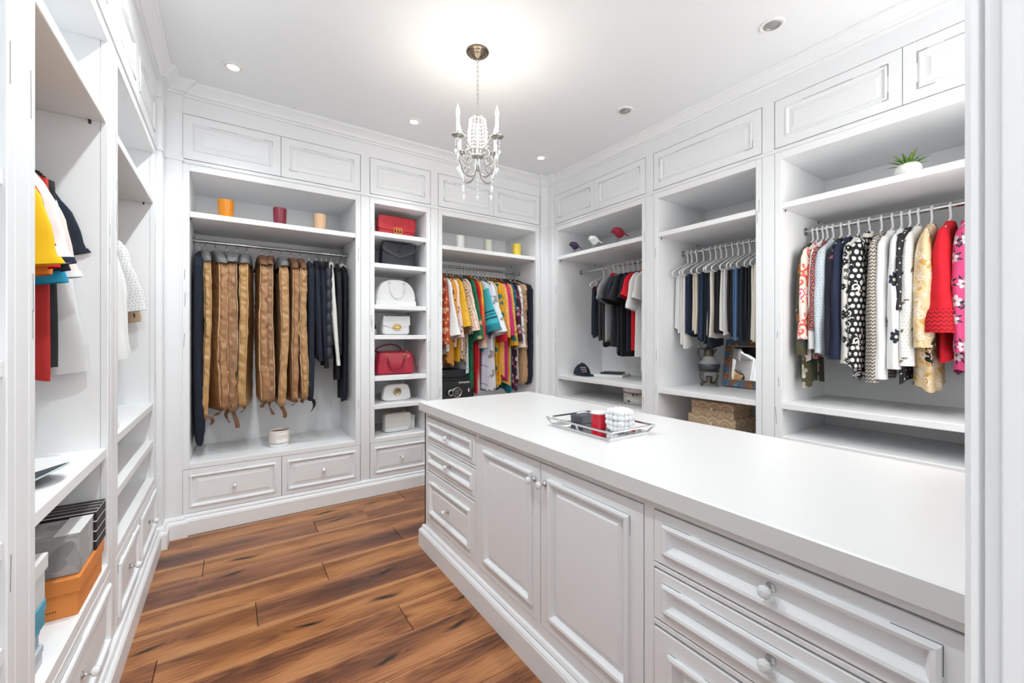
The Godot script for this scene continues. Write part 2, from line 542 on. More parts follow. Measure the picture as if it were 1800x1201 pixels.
# One bay of joinery. d: x0,x1 opening; e0,e1 extent; shelves [tops]; doors [splits]; drawers [splits]; rail (true), depth
func bay(called: String, label: String, category: String, wall: Transform3D, d: Dictionary) -> Node3D:
	var cx: float = (d.x0 + d.x1) * 0.5
	var t := thing(called, label, category, wall * Transform3D(Basis.IDENTITY, Vector3(cx, 0, 0)))
	var x0: float = d.x0 - cx; var x1: float = d.x1 - cx
	var e0: float = d.e0 - cx; var e1: float = d.e1 - cx
	var D: float = d.depth
	var fl := 0.477
	var b := MB.new()
	for x in [[x0 - 0.018, x0], [x1, x1 + 0.018]]:
		b = MB.new(); b.span(Vector3(x[0], 0.14, -D), Vector3(x[1], RAIL, -0.0225), 0.0)
		obj("side_panel", b, M.inner, t)
	b = MB.new(); b.span(Vector3(x0 - 0.018, 0.14, -D - 0.016), Vector3(x1 + 0.018, RAIL, -D), 0.001)
	obj("back_panel", b, M.inner, t)
	b = MB.new(); b.span(Vector3(x0, fl - 0.039, -D), Vector3(x1, fl, 0.0), 0.0025)
	obj("floor_panel", b, M.inner, t)
	b = MB.new(); b.span(Vector3(x0, 2.475, -D), Vector3(x1, RAIL, 0.0), 0.002)
	obj("top_panel", b, M.inner, t)
	for x in [[e0 + 0.001, x0], [x1, e1 - 0.001]]:
		b = MB.new(); b.span(Vector3(x[0], 0.438, -0.022), Vector3(x[1], RAIL, 0.0), 0.002)
		obj("face_stile", b, M.paint, t)
	b = MB.new(); b.span(Vector3(e0, 0.10, -0.06), Vector3(e1, 0.436, -0.024), 0.0)
	b.span(Vector3(e0, RAIL, -0.06), Vector3(e1, 2.97, -0.024), 0.0)
	obj("carcass_board", b, M.gap, t)
	for y in d.shelves:
		b = MB.new(); b.span(Vector3(x0 + 0.001, y - 0.038, -D), Vector3(x1 - 0.001, y, -0.005), 0.0025)
		obj("shelf", b, M.inner, t)
		if D > 0.5 and y > 0.8:
			for s in [x0, x1]:
				for z in [-0.05, -D + 0.12]:
					b = MB.new(); b.span(Vector3(s - 0.008, y - 0.045, z - 0.004), Vector3(s + 0.008, y - 0.038, z + 0.004), 0.001)
					b.span(Vector3(s - 0.003, y - 0.052, z - 0.004), Vector3(s + 0.003, y - 0.038, z + 0.004), 0.001)
					obj("shelf_pin", b, M.pin, t)
	if d.get("rail", false):
		var ry: float = 2.058
		b = MB.new(); b.tube([Vector3(x0, ry, d.rz), Vector3(x1, ry, d.rz)], 0.0125, 14)
		var r := obj("hanging_rail", b, M.chrome, t)
		for s in [x0, x1 - 0.008]:
			b = MB.new(); b.xf = Transform3D(Basis(Vector3.BACK, PI / 2), Vector3(s + 0.008, ry, d.rz))
			b.lathe([[0.0, 0.008], [0.024, 0.008], [0.026, 0.004], [0.026, 0.0], [0.0, 0.0]], 18)
			obj("rail_flange", b, M.silver, r)
	var edges := [e0 + 0.0015]
	for s in d.doors: edges.append(s - cx)
	edges.append(e1 - 0.0015)
	for i in edges.size() - 1:
		var a: float = edges[i] + 0.0015; var c: float = edges[i + 1] - 0.0015
		panel_front("upper_door", Vector3((a + c) * 0.5, (2.552 + DTOP) * 0.5, 0.001), c - a, DTOP - 2.552 - 0.003, UPPER, t)
	edges = [e0 + 0.0015]
	for s in d.drawers: edges.append(s - cx)
	edges.append(e1 - 0.0015)
	for i in edges.size() - 1:
		var a: float = edges[i] + 0.0015; var c: float = edges[i + 1] - 0.0015
		panel_front("drawer", Vector3((a + c) * 0.5, 0.288, 0.001), c - a, 0.294, DRAWER, t, [[0.0, 0.0]])
	# worn streaks on the face frame
	for k in 5:
		b = MB.new()
		var wx := (e0 + 0.008 + rng.randf() * 0.022) if k % 2 == 0 else (e1 - 0.008 - rng.randf() * 0.022)
		var wy := rng.randf_range(0.6, 2.3); var wl := rng.randf_range(0.015, 0.06)
		b.xf = Transform3D(Basis(Vector3.BACK, rng.randf_range(-0.06, 0.06)), Vector3(wx, wy, 0.0))
		b.span(Vector3(-0.0012, -wl, -0.0003), Vector3(0.0012, wl, 0.0004), 0.0002)
		obj("wear_mark", b, M.glaze, t)
	return t

func pilaster(called: String, wall: Transform3D, a: float, c: float) -> void:
	var b := MB.new(); b.xf = wall
	b.span(Vector3(a + 0.0015, 0.12, -0.03), Vector3(c - 0.0015, RAIL, 0.0), 0.002)
	b.span(Vector3(a + 0.0015, 2.54, -0.03), Vector3(c - 0.0015, 2.86, 0.0), 0.002)
	b.span(Vector3(a - 0.03, 0.12, -0.06), Vector3(c + 0.03, 2.9, -0.034), 0.0)
	struct(called, b, M.paint)

const PLAN := [[-0.388, -0.05], [-0.388, -3.43], [-0.36, -3.43], [-0.36, -3.56], [-0.268, -3.56], [-0.268, -3.585], [2.788, -3.585], [2.788, -3.56], [2.88, -3.56], [2.88, -3.477], [2.905, -3.477], [2.905, -0.05]]

func along_plan(called: String, prof: Array, i0: int, i1: int, material: Material) -> void:   # a moulding round the room, mitred at each corner
	var nrm := []
	for i in PLAN.size() - 1:
		var d := Vector2(PLAN[i + 1][0] - PLAN[i][0], PLAN[i + 1][1] - PLAN[i][1]).normalized()
		nrm.append(Vector2(-d.y, d.x))
	var b := MB.new()
	for i in range(i0, i1):
		var m := []
		for e in [i, i + 1]:
			var n1: Vector2 = nrm[maxi(e - 1, 0)]; var n2: Vector2 = nrm[mini(e, nrm.size() - 1)]
			m.append((n1 + n2) / (1.0 + n1.dot(n2)))
		for k in prof.size():
			var p = prof[k]; var q = prof[(k + 1) % prof.size()]
			var P := func(e: int, r): return Vector3(PLAN[i + e][0] + m[e].x * r[0], r[1], PLAN[i + e][1] + m[e].y * r[0])
			b.quad(P.call(0, p), P.call(1, p), P.call(1, q), P.call(0, q))
	struct(called, b, material)

func room() -> void:
	var b := MB.new(); b.span(Vector3(-1.2, HC, -4.4), Vector3(3.8, HC + 0.1, 0.12), 0.0)
	struct("ceiling", b, M.ceil)
	b = MB.new(); b.span(Vector3(-1.2, 0, -4.4), Vector3(3.8, HC, -4.25), 0.0)
	struct("wall_back", b, M.wall)
	b = MB.new(); b.span(Vector3(-1.2, 0, -4.25), Vector3(-1.06, HC, 0.12), 0.0)
	struct("wall_left", b, M.wall)
	b = MB.new(); b.span(Vector3(3.63, 0, -4.25), Vector3(3.8, HC, 0.12), 0.0)
	struct("wall_right", b, M.wall)
	b = MB.new()
	b.span(Vector3(-1.06, 0, -0.05), Vector3(-0.365, HC, 0.10), 0.0)
	b.span(Vector3(0.455, 0, -0.05), Vector3(WX0, HC, 0.10), 0.0)
	b.span(Vector3(WX1, 0, -0.05), Vector3(3.63, HC, 0.10), 0.0)
	b.span(Vector3(WX0, 0, -0.05), Vector3(WX1, WY0, 0.10), 0.0)
	b.span(Vector3(WX0, WY1, -0.05), Vector3(WX1, HC, 0.10), 0.0)
	b.span(Vector3(-0.365, 2.30, -0.05), Vector3(0.455, HC, 0.10), 0.0)
	struct("wall_front", b, M.wall)
	# the window behind the island, out of the picture, and the passage the camera stands in
	var wf := Node3D.new(); wf.name = "window_1"; add_child(wf, true); wf.set_meta("kind", "structure")
	var mid := (WX0 + WX1) * 0.5
	for e in [[WX0, WY0, WX0 + 0.05, WY1], [WX1 - 0.05, WY0, WX1, WY1], [mid - 0.03, WY0, mid + 0.03, WY1], [WX0, WY0, WX1, WY0 + 0.05], [WX0, WY1 - 0.05, WX1, WY1]]:
		b = MB.new(); b.span(Vector3(e[0], e[1], 0.02), Vector3(e[2], e[3], 0.07), 0.003)
		obj("sash_bar", b, M.paint, wf)
	var pane := mat(Color(1, 1, 1, 0.04), 0.0); pane.transparency = BaseMaterial3D.TRANSPARENCY_ALPHA
	for e in [[WX0 + 0.05, mid - 0.03], [mid + 0.03, WX1 - 0.05]]:
		b = MB.new(); b.quad(Vector3(e[0], WY0 + 0.05, 0.045), Vector3(e[0], WY1 - 0.05, 0.045), Vector3(e[1], WY1 - 0.05, 0.045), Vector3(e[1], WY0 + 0.05, 0.045))
		obj("pane", b, pane, wf)
	b = MB.new()
	b.span(Vector3(-0.9, 0, 0.10), Vector3(-0.8, HC, 2.6), 0.0)
	b.span(Vector3(0.9, 0, 0.10), Vector3(1.0, HC, 2.6), 0.0)
	b.span(Vector3(-0.9, 0, 2.6), Vector3(1.0, HC, 2.7), 0.0)
	b.span(Vector3(-0.9, HC, 0.10), Vector3(1.0, HC + 0.1, 2.7), 0.0)
	b.span(Vector3(-0.9, -0.08, 0.12), Vector3(1.0, -0.002, 2.7), 0.0)
	struct("wall_passage", b, M.wall)
	# doorway lining and casing: the camera stands in it
	b = MB.new()
	b.span(Vector3(0.450, 0, -0.0505), Vector3(0.458, 2.30, 0.1005), 0.001)
	b.span(Vector3(-0.368, 0, -0.0505), Vector3(-0.36, 2.30, 0.1005), 0.001)
	b.span(Vector3(-0.36, 2.292, -0.0505), Vector3(0.45, 2.30, 0.1005), 0.001)
	struct("door_1", b, M.paint)
	b = MB.new()
	var prof := [Vector2(0.0, 0.0), Vector2(0.0, 0.006), Vector2(0.001, 0.0085), Vector2(0.004, 0.0095), Vector2(0.004, 0.011), Vector2(0.0005, 0.0125), Vector2(0.0, 0.0155), Vector2(0.002, 0.0185), Vector2(0.006, 0.0195), Vector2(0.03, 0.016), Vector2(0.06, 0.017), Vector2(0.07, 0.022), Vector2(0.085, 0.022), Vector2(0.085, 0.0)]
	b.extrude(prof, Vector3(0.453, 0, -0.05), Vector3(0.453, 2.38, -0.05), Vector3.RIGHT, Vector3.FORWARD)
	b.extrude(prof, Vector3(-0.363, 0, -0.05), Vector3(-0.363, 2.38, -0.05), Vector3.LEFT, Vector3.FORWARD)
	b.extrude(prof, Vector3(-0.448, 2.297, -0.05), Vector3(0.538, 2.297, -0.05), Vector3.UP, Vector3.FORWARD)
	struct("trim_4", b, M.paint)
	# walnut boards, each its own
	var fl := Node3D.new(); fl.name = "floor"; add_child(fl, true); fl.set_meta("kind", "structure")
	b = MB.new(); b.span(Vector3(-1.2, -0.08, -4.4), Vector3(3.8, -0.014, 0.12), 0.0)
	obj("subfloor", b, M.gap, fl)
	var joints := {0: [1.2, 3.1], 1: [0.5, 2.2], 2: [-0.131, 1.75], 3: [0.95, 2.9], 4: [0.452, 2.4], 5: [0.106, 2.0], 6: [-0.253, 1.4], 7: [0.697, 2.7], 8: [0.15, 1.9], 9: [-0.1, 1.3]}
	var row := 0
	var z := -3.547
	var cut := 0
	while z < 0.09:
		var xs := [-0.45]
		xs.append_array(joints.get(row, [0.2 + fmod(row * 0.77, 1.2), 2.3]))
		xs.append(2.98)
		for i in xs.size() - 1:
			b = MB.new()
			b.span(Vector3(xs[i] + 0.0016, -0.0139, z + 0.0006), Vector3(xs[i + 1] - 0.0016, 0.0, z + 0.2129), 0.0018)
			cut += 1
			var off := Vector2(rng.randf(), 0.0)
			var turn := 1.0 if rng.randf() < 0.5 else -1.0
			for k in b.uv.size():
				var p := b.v[k]
				b.uv[k] = Vector2(off.x + turn * p.x / 1.62, 0.01 + 0.98 * (p.z - z) / 0.2135)
			obj("plank", b, M.wood[[2, 0, 1, 0, 3, 2, 1, 0, 2, 3, 0, 1, 2][(cut * 5 + row * 2) % 13]], fl)
		z += 0.2135
		row += 1
	# mouldings round the room
	var crown := [[-0.02, HC], [0.080, HC], [0.080, HC - 0.010], [0.075, HC - 0.017], [0.068, HC - 0.019], [0.062, HC - 0.022], [0.046, HC - 0.034], [0.034, HC - 0.048], [0.027, HC - 0.062], [0.024, HC - 0.066], [0.014, HC - 0.068], [0.016, HC - 0.075], [0.013, HC - 0.083], [0.0, HC - 0.086], [-0.02, HC - 0.086]]
	var plinth := [[-0.03, 0.0], [0.030, 0.0], [0.030, 0.094], [0.027, 0.098], [0.027, 0.103], [0.022, 0.108], [0.015, 0.113], [0.017, 0.121], [0.012, 0.133], [0.003, 0.138], [-0.03, 0.139]]
	var rail := [[-0.02, RAIL], [0.006, RAIL], [0.009, RAIL + 0.007], [0.007, RAIL + 0.020], [0.002, RAIL + 0.026], [-0.02, RAIL + 0.027]]
	var frieze := [[-0.03, DTOP + 0.002], [0.0, DTOP + 0.002], [0.0, HC - 0.08], [-0.03, HC - 0.08]]
	var runs := [[0, 3, "left"], [3, 8, "back"], [8, 11, "right"]]
	for i in 3:
		along_plan("baseboard_" + runs[i][2], plinth, runs[i][0], runs[i][1], M.paint)
		along_plan("trim_%d" % (i + 1), crown, runs[i][0], runs[i][1], M.paint)
		along_plan("trim_%d" % (i + 5), rail, runs[i][0], runs[i][1], M.paint)
		along_plan("trim_%d" % (i + 8), frieze, runs[i][0], runs[i][1], M.paint)
	# corner piers
	b = MB.new()
	b.span(Vector3(-0.43, 0, -3.62), Vector3(-0.36, 2.857, -3.43), 0.002)
	b.span(Vector3(-0.42, 0, -3.62), Vector3(-0.268, 2.857, -3.56), 0.002)
	b.span(Vector3(-0.37, 0.12, -3.548), Vector3(-0.357, 2.86, -3.448), 0.002)
	b.span(Vector3(-0.352, 0.12, -3.57), Vector3(-0.278, 2.86, -3.557), 0.002)
	struct("trim_11", b, M.paint)
	b = MB.new()
	b.span(Vector3(2.788, 0, -3.62), Vector3(2.95, 2.857, -3.56), 0.002)
	b.span(Vector3(2.88, 0, -3.62), Vector3(2.95, 2.857, -3.477), 0.002)
	b.span(Vector3(2.80, 0.12, -3.57), Vector3(2.868, 2.86, -3.557), 0.002)
	b.span(Vector3(2.877, 0.12, -3.548), Vector3(2.89, 2.86, -3.489), 0.002)
	struct("trim_12", b, M.paint)
	pilaster("trim_13", XFB, 0.9, 0.975)
	pilaster("trim_14", XFB, 1.52, 1.596)
	pilaster("trim_15", XFR, -2.286, -2.208)
	pilaster("trim_16", XFR, -1.357, -1.28)
	pilaster("trim_17", XFL, 2.232, 2.315)
	pilaster("trim_18", XFL, 1.356, 1.432)

func joinery() -> void:
	bay("wardrobe", "tall white open wardrobe bay holding the tan garment bags above two drawers", "wardrobe", XFB, {"x0": -0.231, "x1": 0.86, "e0": -0.27, "e1": 0.9, "shelves": [2.20], "doors": [0.317], "drawers": [0.322], "rail": true, "rz": -0.315, "depth": 0.595})
	bay("bag_cabinet", "narrow white column of pigeonhole shelves that displays seven handbags", "cabinet", XFB, {"x0": 1.014, "x1": 1.482, "e0": 0.975, "e1": 1.52, "shelves": [2.24, 1.972, 1.616, 1.356, 1.0, 0.76], "doors": [], "drawers": [], "depth": 0.595})
	bay("wardrobe", "white open wardrobe bay packed with multicoloured dresses beside the handbag column", "wardrobe", XFB, {"x0": 1.637, "x1": 2.73, "e0": 1.596, "e1": 2.786, "shelves": [2.20], "doors": [2.2], "drawers": [2.19], "rail": true, "rz": -0.315, "depth": 0.595})
	bay("wardrobe", "white open wardrobe bay with three toy birds on its top shelf", "wardrobe", XFR, {"x0": -3.436, "x1": -2.326, "e0": -3.475, "e1": -2.286, "shelves": [2.20, 0.925, 0.708], "doors": [-2.882], "drawers": [-2.88], "rail": true, "rz": -0.345, "depth": 0.68})
	bay("wardrobe", "narrower white open wardrobe bay with folded trousers and a silver coffee urn", "wardrobe", XFR, {"x0": -2.168, "x1": -1.396, "e0": -2.208, "e1": -1.357, "shelves": [2.197, 0.918], "doors": [], "drawers": [], "rail": true, "rz": -0.345, "depth": 0.68})
	bay("wardrobe", "white open wardrobe bay with printed blouses under a potted succulent", "wardrobe", XFR, {"x0": -1.239, "x1": -0.16, "e0": -1.28, "e1": -0.06, "shelves": [2.197, 0.922, 0.712], "doors": [-0.663], "drawers": [-0.67], "rail": true, "rz": -0.345, "depth": 0.68})
	bay("wardrobe", "white open wardrobe bay with white shirts and three low shelves", "wardrobe", XFL, {"x0": 2.355, "x1": 3.36, "e0": 2.315, "e1": 3.425, "shelves": [2.20, 0.936, 0.708], "doors": [2.80], "drawers": [2.83], "rail": true, "rz": -0.345, "depth": 0.645})
	bay("wardrobe", "white open wardrobe bay with bright polo shirts above stacked gift boxes", "wardrobe", XFL, {"x0": 1.47, "x1": 2.19, "e0": 1.432, "e1": 2.232, "shelves": [2.20, 0.921], "doors": [], "drawers": [], "rail": true, "rz": -0.345, "depth": 0.645})
	bay("wardrobe", "white open wardrobe bay nearest the doorway, empty shelves cut by the frame", "wardrobe", XFL, {"x0": 0.35, "x1": 1.318, "e0": 0.31, "e1": 1.356, "shelves": [2.20, 1.70, 1.3, 0.921, 0.70], "doors": [0.83], "drawers": [0.83], "depth": 0.645})

func island() -> void:
	var t := thing("island", "white panelled island with drawers and double doors under a pale worktop", "island", XFI * Transform3D(Basis.IDENTITY, Vector3(-1.32, 0, 0)))
	var o := 1.32      # the wall's x is measured from here
	var L := -2.534 + o; var Rr := -0.09 + o
	var b := MB.new(); b.span(Vector3(L, 0.13, -0.82), Vector3(Rr, 0.868, -0.03), 0.002)
	obj("body", b, M.gap, t)
	b = MB.new(); b.span(Vector3(L, 0.13, -0.8195), Vector3(L + 0.02, 0.87, 0.0), 0.002)
	b.span(Vector3(L, 0.13, -0.84), Vector3(Rr, 0.87, -0.8195), 0.002)
	obj("end_panel", b, M.paint, t)
	for x in [[-2.534, -2.499], [-1.862, -1.829], [-0.820, -0.785], [-0.150, -0.09]]:
		b = MB.new(); b.span(Vector3(x[0] + o, 0.13, -0.03), Vector3(x[1] + o, 0.87, 0.0), 0.002)
		obj("stile", b, M.paint, t)
	for x in [[-2.499, -1.862], [-1.829, -0.820], [-0.785, -0.150]]:
		b = MB.new(); b.span(Vector3(x[0] + o, 0.842, -0.03), Vector3(x[1] + o, 0.87, 0.0), 0.002)
		obj("rail", b, M.paint, t)
		b = MB.new(); b.span(Vector3(x[0] + o, 0.13, -0.03), Vector3(x[1] + o, 0.186, 0.0), 0.002)
		obj("rail", b, M.paint, t)
	for x in [[-2.499, -1.862], [-0.785, -0.150]]:
		for y in [[0.686, 0.668], [0.520, 0.500]]:
			b = MB.new(); b.span(Vector3(x[0] + o, y[1] + 0.003, -0.03), Vector3(x[1] + o, y[0] - 0.001, 0.0), 0.002)
			obj("rail", b, M.paint, t)
		for y in [[0.840, 0.688], [0.668, 0.522], [0.498, 0.188]]:
			var tall: bool = y[0] < 0.5
			panel_front("drawer", Vector3((x[0] + x[1]) * 0.5 + o, (y[0] + y[1]) * 0.5, 0.002), x[1] - x[0] - 0.005, y[0] - y[1] - 0.004, TALL if tall else SHALLOW, t, [[0.0, 0.0]])
	panel_front("door", Vector3(-1.5775 + o, 0.514, 0.002), 0.499, 0.65, TALL, t, [[0.215, 0.25, 0.002]])
	panel_front("door", Vector3(-1.0725 + o, 0.514, 0.002), 0.501, 0.65, TALL, t, [[-0.222, 0.25, 0.002]])
	# skirting of the island
	b = MB.new()
	var pl := [Vector2(-0.03, 0.0), Vector2(0.030, 0.0), Vector2(0.030, 0.10), Vector2(0.027, 0.104), Vector2(0.027, 0.108), Vector2(0.021, 0.114), Vector2(0.013, 0.119), Vector2(0.015, 0.128), Vector2(0.009, 0.139), Vector2(0.0, 0.142), Vector2(-0.03, 0.142)]
	b.extrude(pl, Vector3(L, 0, 0), Vector3(Rr, 0, 0), Vector3(0, 0, 1), Vector3.UP, -1.0, 0.0)
	b.extrude(pl, Vector3(L, 0, -0.84), Vector3(L, 0, 0), Vector3(-1, 0, 0), Vector3.UP, -1.0, -1.0)
	b.extrude(pl, Vector3(Rr, 0, -0.84), Vector3(L, 0, -0.84), Vector3(0, 0, -1), Vector3.UP, 0.0, -1.0)
	obj("skirting", b, M.paint, t)
	b = MB.new(); b.span(Vector3(1.004, 0.870, -2.561), Vector3(1.884, 0.926, -0.075), 0.004)
	tag(obj("worktop", b, M.top), "long pale matte worktop lying on the white island", "worktop")

func downlight(x: float, z: float, on: bool, label: String, energy := SPOT, angle := 80.0) -> void:
	var t := thing("downlight", label, "light", Transform3D(Basis.IDENTITY, Vector3(x, HC, z)), "recessed ceiling spots")
	var b := MB.new()
	b.lathe([[0.062, 0.0], [0.062, -0.004], [0.057, -0.007], [0.046, -0.007], [0.043, -0.004], [0.043, 0.0]], 28)
	obj("trim_ring", b, M.white, t)
	b = MB.new()
	if on:
		b.lathe([[0.043, -0.001], [0.040, -0.005], [0.034, -0.004], [0.033, -0.0015]], 28)
		obj("baffle", b, M.plastic, t)
		b = MB.new(); b.lathe([[0.033, -0.0015], [0.032, -0.004], [0.0, -0.005]], 24)
		obj("lens_bulb", b, M.lens, t)
		var l := SpotLight3D.new(); l.name = "lamp"
		l.light_energy = energy; l.light_color = Color(0.965, 0.995, 1.0); l.light_size = 0.03
		l.spot_angle = angle; l.spot_range = 9; l.spot_attenuation = 2.0; l.spot_angle_attenuation = 0.7; l.shadow_enabled = true
		l.rotation = Vector3(-PI / 2, 0, 0); l.position = Vector3(0, -0.012, 0)
		t.add_child(l, true)
	else:
		b.lathe([[0.043, -0.001], [0.041, -0.006], [0.034, -0.006], [0.031, -0.002]], 28)
		obj("baffle", b, M.silver, t)
		b = MB.new(); b.lathe([[0.031, -0.002], [0.022, -0.0045], [0.019, -0.0035], [0.012, -0.006], [0.0, -0.007]], 24)
		obj("lens", b, M.lensoff, t)

func passage_lamp() -> void:       # the passage behind the camera has a globe lamp
	var t := thing("ceiling_lamp", "round white glass globe lamp on the passage ceiling behind the doorway", "light", put(0.05, HC, 1.25))
	var b := MB.new(); b.lathe([[0.07, 0.0], [0.07, -0.02], [0.05, -0.03], [0.0, -0.03]], 28)
	obj("base", b, M.white, t)
	b = MB.new(); b.ball(Vector3(0, -0.15, 0), Vector3(0.13, 0.13, 0.13), 28, 18)
	obj("globe_bulb", b, M.bulb, t)
	var l := OmniLight3D.new(); l.name = "lamp"
	l.light_energy = GLOBE; l.light_color = Color(1, 0.99, 0.97); l.light_size = 0.12; l.omni_range = 12; l.omni_attenuation = 2.0; l.shadow_enabled = true
	l.position = Vector3(0, -0.15, 0)
	t.add_child(l, true)

func chandelier() -> void:
	var cx := 1.226; var cz := -2.183
	var t := thing("chandelier", "antique silver four candle chandelier strung with crystals over the island", "chandelier", Transform3D(Basis(Vector3.UP, 0.274), Vector3(cx, HC, cz)))
	# everything hangs below y = 0, the ceiling
	var b := MB.new()
	b.lathe([[0.066, 0.0], [0.068, -0.006], [0.064, -0.010], [0.058, -0.011], [0.055, -0.016], [0.047, -0.018], [0.044, -0.023], [0.034, -0.026], [0.028, -0.032], [0.018, -0.034], [0.010, -0.040], [0.0, -0.042]], 32)
	for k in 20:
		var a := TAU * k / 20
		b.ball(Vector3(cos(a) * 0.051, -0.017, sin(a) * 0.051), Vector3(0.006, 0.004, 0.006), 8, 5)
		b.ball(Vector3(cos(a) * 0.038, -0.025, sin(a) * 0.038), Vector3(0.005, 0.003, 0.005), 8, 5)
	obj("canopy", b, M.antique, t)
	# chain: each link its own
	var link := MB.new()
	var pts := []
	for k in 16:
		var a := TAU * k / 16
		pts.append(Vector3(cos(a) * 0.0065, sin(a) * 0.008 + signf(sin(a)) * 0.008, 0))
	link.tube(pts, 0.0016, 6, true)
	var lm := link.mesh()
	for k in 12:
		shared("chain_link", lm, M.silver, t, Transform3D(Basis(Vector3.UP, PI / 2 * (k % 2)), Vector3(0, -0.052 - k * 0.0272, 0)))
	# stem and bowl
	b = MB.new()
	b.lathe([[0.0, -0.372], [0.008, -0.376], [0.004, -0.39], [0.004, -0.40], [0.012, -0.405], [0.005, -0.412], [0.005, -0.60], [0.012, -0.61], [0.03, -0.622], [0.036, -0.632], [0.022, -0.640], [0.010, -0.655], [0.014, -0.670], [0.012, -0.69], [0.005, -0.70], [0.009, -0.712], [0.0, -0.722]], 20)
	obj("stem", b, M.silver, t)
	b = MB.new()
	for yy in [[-0.405, 0.046], [-0.60, 0.052]]:
		var ring := []
		for k in 28: ring.append(Vector3(cos(TAU * k / 28) * yy[1], yy[0], sin(TAU * k / 28) * yy[1]))
		b.tube(ring, 0.0022, 6, true)
	for k in 3:
		var a := TAU * k / 3
		b.tube([Vector3(0, -0.378, 0), Vector3(cos(a) * 0.046, -0.405, sin(a) * 0.046)], 0.0015, 6)
	obj("crystal_hoop", b, M.silver, t)
	for k in 14:
		var a := TAU * k / 14
		b = MB.new()
		for j in 9:
			var f := j / 8.0
			var r := 0.046 + 0.008 * f + 0.006 * sin(PI * f)
			b.gem(Vector3(cos(a) * r, -0.415 - 0.022 * j, sin(a) * r), 0.0058 if j % 3 else 0.0082, 0.0095, 0.011, 6)
		obj("crystal_strand", b, M.bead, t)
	for k in 4:
		var a := TAU * k / 4
		var R := Vector3(cos(a), 0, sin(a))
		var P := func(r: float, y: float): return R * r + Vector3(0, y, 0)
		b = MB.new()
		var path := []
		var key := [[0.012, -0.635], [0.018, -0.70], [0.034, -0.745], [0.068, -0.765], [0.110, -0.752], [0.142, -0.70], [0.155, -0.64], [0.158, -0.585]]
		var cv := Curve3D.new()
		for i in key.size():
			var pr = key[maxi(i - 1, 0)]; var nx = key[mini(i + 1, key.size() - 1)]
			var tan: Vector3 = P.call((nx[0] - pr[0]) / 6.0, (nx[1] - pr[1]) / 6.0)
			cv.add_point(P.call(key[i][0], key[i][1]), -tan, tan)
		cv.bake_interval = 0.012
		for p in cv.get_baked_points(): path.append(p)
		b.tube(path, 0.0055, 8)
		# scroll
		for side in [[0.10, -0.675, 1.0], [0.072, -0.64, -1.0]]:
			var sc := []
			for i in 22:
				var an: float = i * 0.36 * side[2] + 2.2
				var rr := 0.034 * (1.0 - i / 26.0)
				sc.append(P.call(side[0] + cos(an) * rr, side[1] + sin(an) * rr))
			b.tube(sc, 0.0036, 6)
		var upper := []
		for i in 18:
			var an := PI * 0.15 + i * 0.3
			var rr := 0.022 * (1.0 - i / 22.0)
			upper.append(P.call(0.092 + cos(an) * rr, -0.555 + sin(an) * rr))
		upper.push_front(P.call(0.055, -0.60))
		b.tube(upper, 0.003, 6)
		var arm := obj("arm", b, M.silver, t)
		b = MB.new()      # scalloped drip pan
		var rows := []
		for q in [[0.008, -0.574], [0.02, -0.570], [0.033, -0.562], [0.036, -0.556], [0.032, -0.557], [0.018, -0.564], [0.008, -0.566]]:
			var ring := PackedVector3Array()
			for i in 32:
				var an := TAU * i / 32
				var rr: float = q[0] * (1.0 + 0.10 * cos(an * 8) * (q[0] / 0.036))
				ring.append(P.call(0.158, q[1]) + Vector3(cos(an) * rr, 0, sin(an) * rr))
			rows.append(ring)
		b.grid(rows, true)
		b.lathe([[0.010, -0.535], [0.015, -0.538], [0.013, -0.55], [0.016, -0.558], [0.009, -0.572], [0.011, -0.585], [0.006, -0.60]], 16, R * 0.158)
		obj("drip_pan", b, M.silver, arm)
		b = MB.new(); b.lathe([[0.0, -0.448], [0.0085, -0.448], [0.0105, -0.452], [0.0105, -0.54], [0.0, -0.54]], 16, R * 0.158)
		obj("candle_sleeve", b, M.white, arm)
		b = MB.new(); b.lathe([[0.0, -0.374], [0.002, -0.384], [0.006, -0.398], [0.011, -0.418], [0.012, -0.430], [0.009, -0.442], [0.006, -0.448], [0.0, -0.449]], 16, R * 0.158)
		var bulb := obj("flame_bulb", b, M.bulb, arm)
		bulb.cast_shadow = GeometryInstance3D.SHADOW_CASTING_SETTING_ON
		var l := OmniLight3D.new(); l.name = "lamp"
		l.light_energy = CANDLE; l.light_color = Color(1, 0.96, 0.9); l.light_size = 0.010; l.omni_range = 8; l.omni_attenuation = 2.0; l.shadow_enabled = true
		l.position = P.call(0.158, -0.425)
		arm.add_child(l, true)
		for dr in [[0.158, -0.60, 0.030], [0.118, -0.775, 0.026], [0.175, -0.585, 0.020]]:
			b = MB.new()
			for i in 3: b.gem(P.call(dr[0], dr[1] - 0.016 * i), 0.005, 0.007, 0.007)
			b.gem(P.call(dr[0], dr[1] - 0.066), 0.011, 0.014, dr[2] * 1.15)
			obj("crystal_drop", b, M.glass, arm)
		# swag of beads from the hoop to the pan
		b = MB.new()
		for i in 12:
			var f := (i + 1) / 13.0
			b.gem(P.call(lerpf(0.052, 0.155, f), lerpf(-0.60, -0.575, f) - 0.075 * sin(PI * f)), 0.0042, 0.0055, 0.0055)
		obj("bead_swag", b, M.bead, arm)
	b = MB.new()
	for i in 8: b.gem(Vector3(0, -0.735 - 0.016 * i, 0), 0.0045, 0.006, 0.007)
	b.gem(Vector3(0, -0.875, 0), 0.014, 0.014, 0.02, 8)
	obj("finial_drop", b, M.glass, t)

# ------------------------------------------------------------------ clothes
var F := {}

func fab(called: String, p: Pix, rough := 0.85) -> void:
	F[called] = tmat(p.tex(), rough)

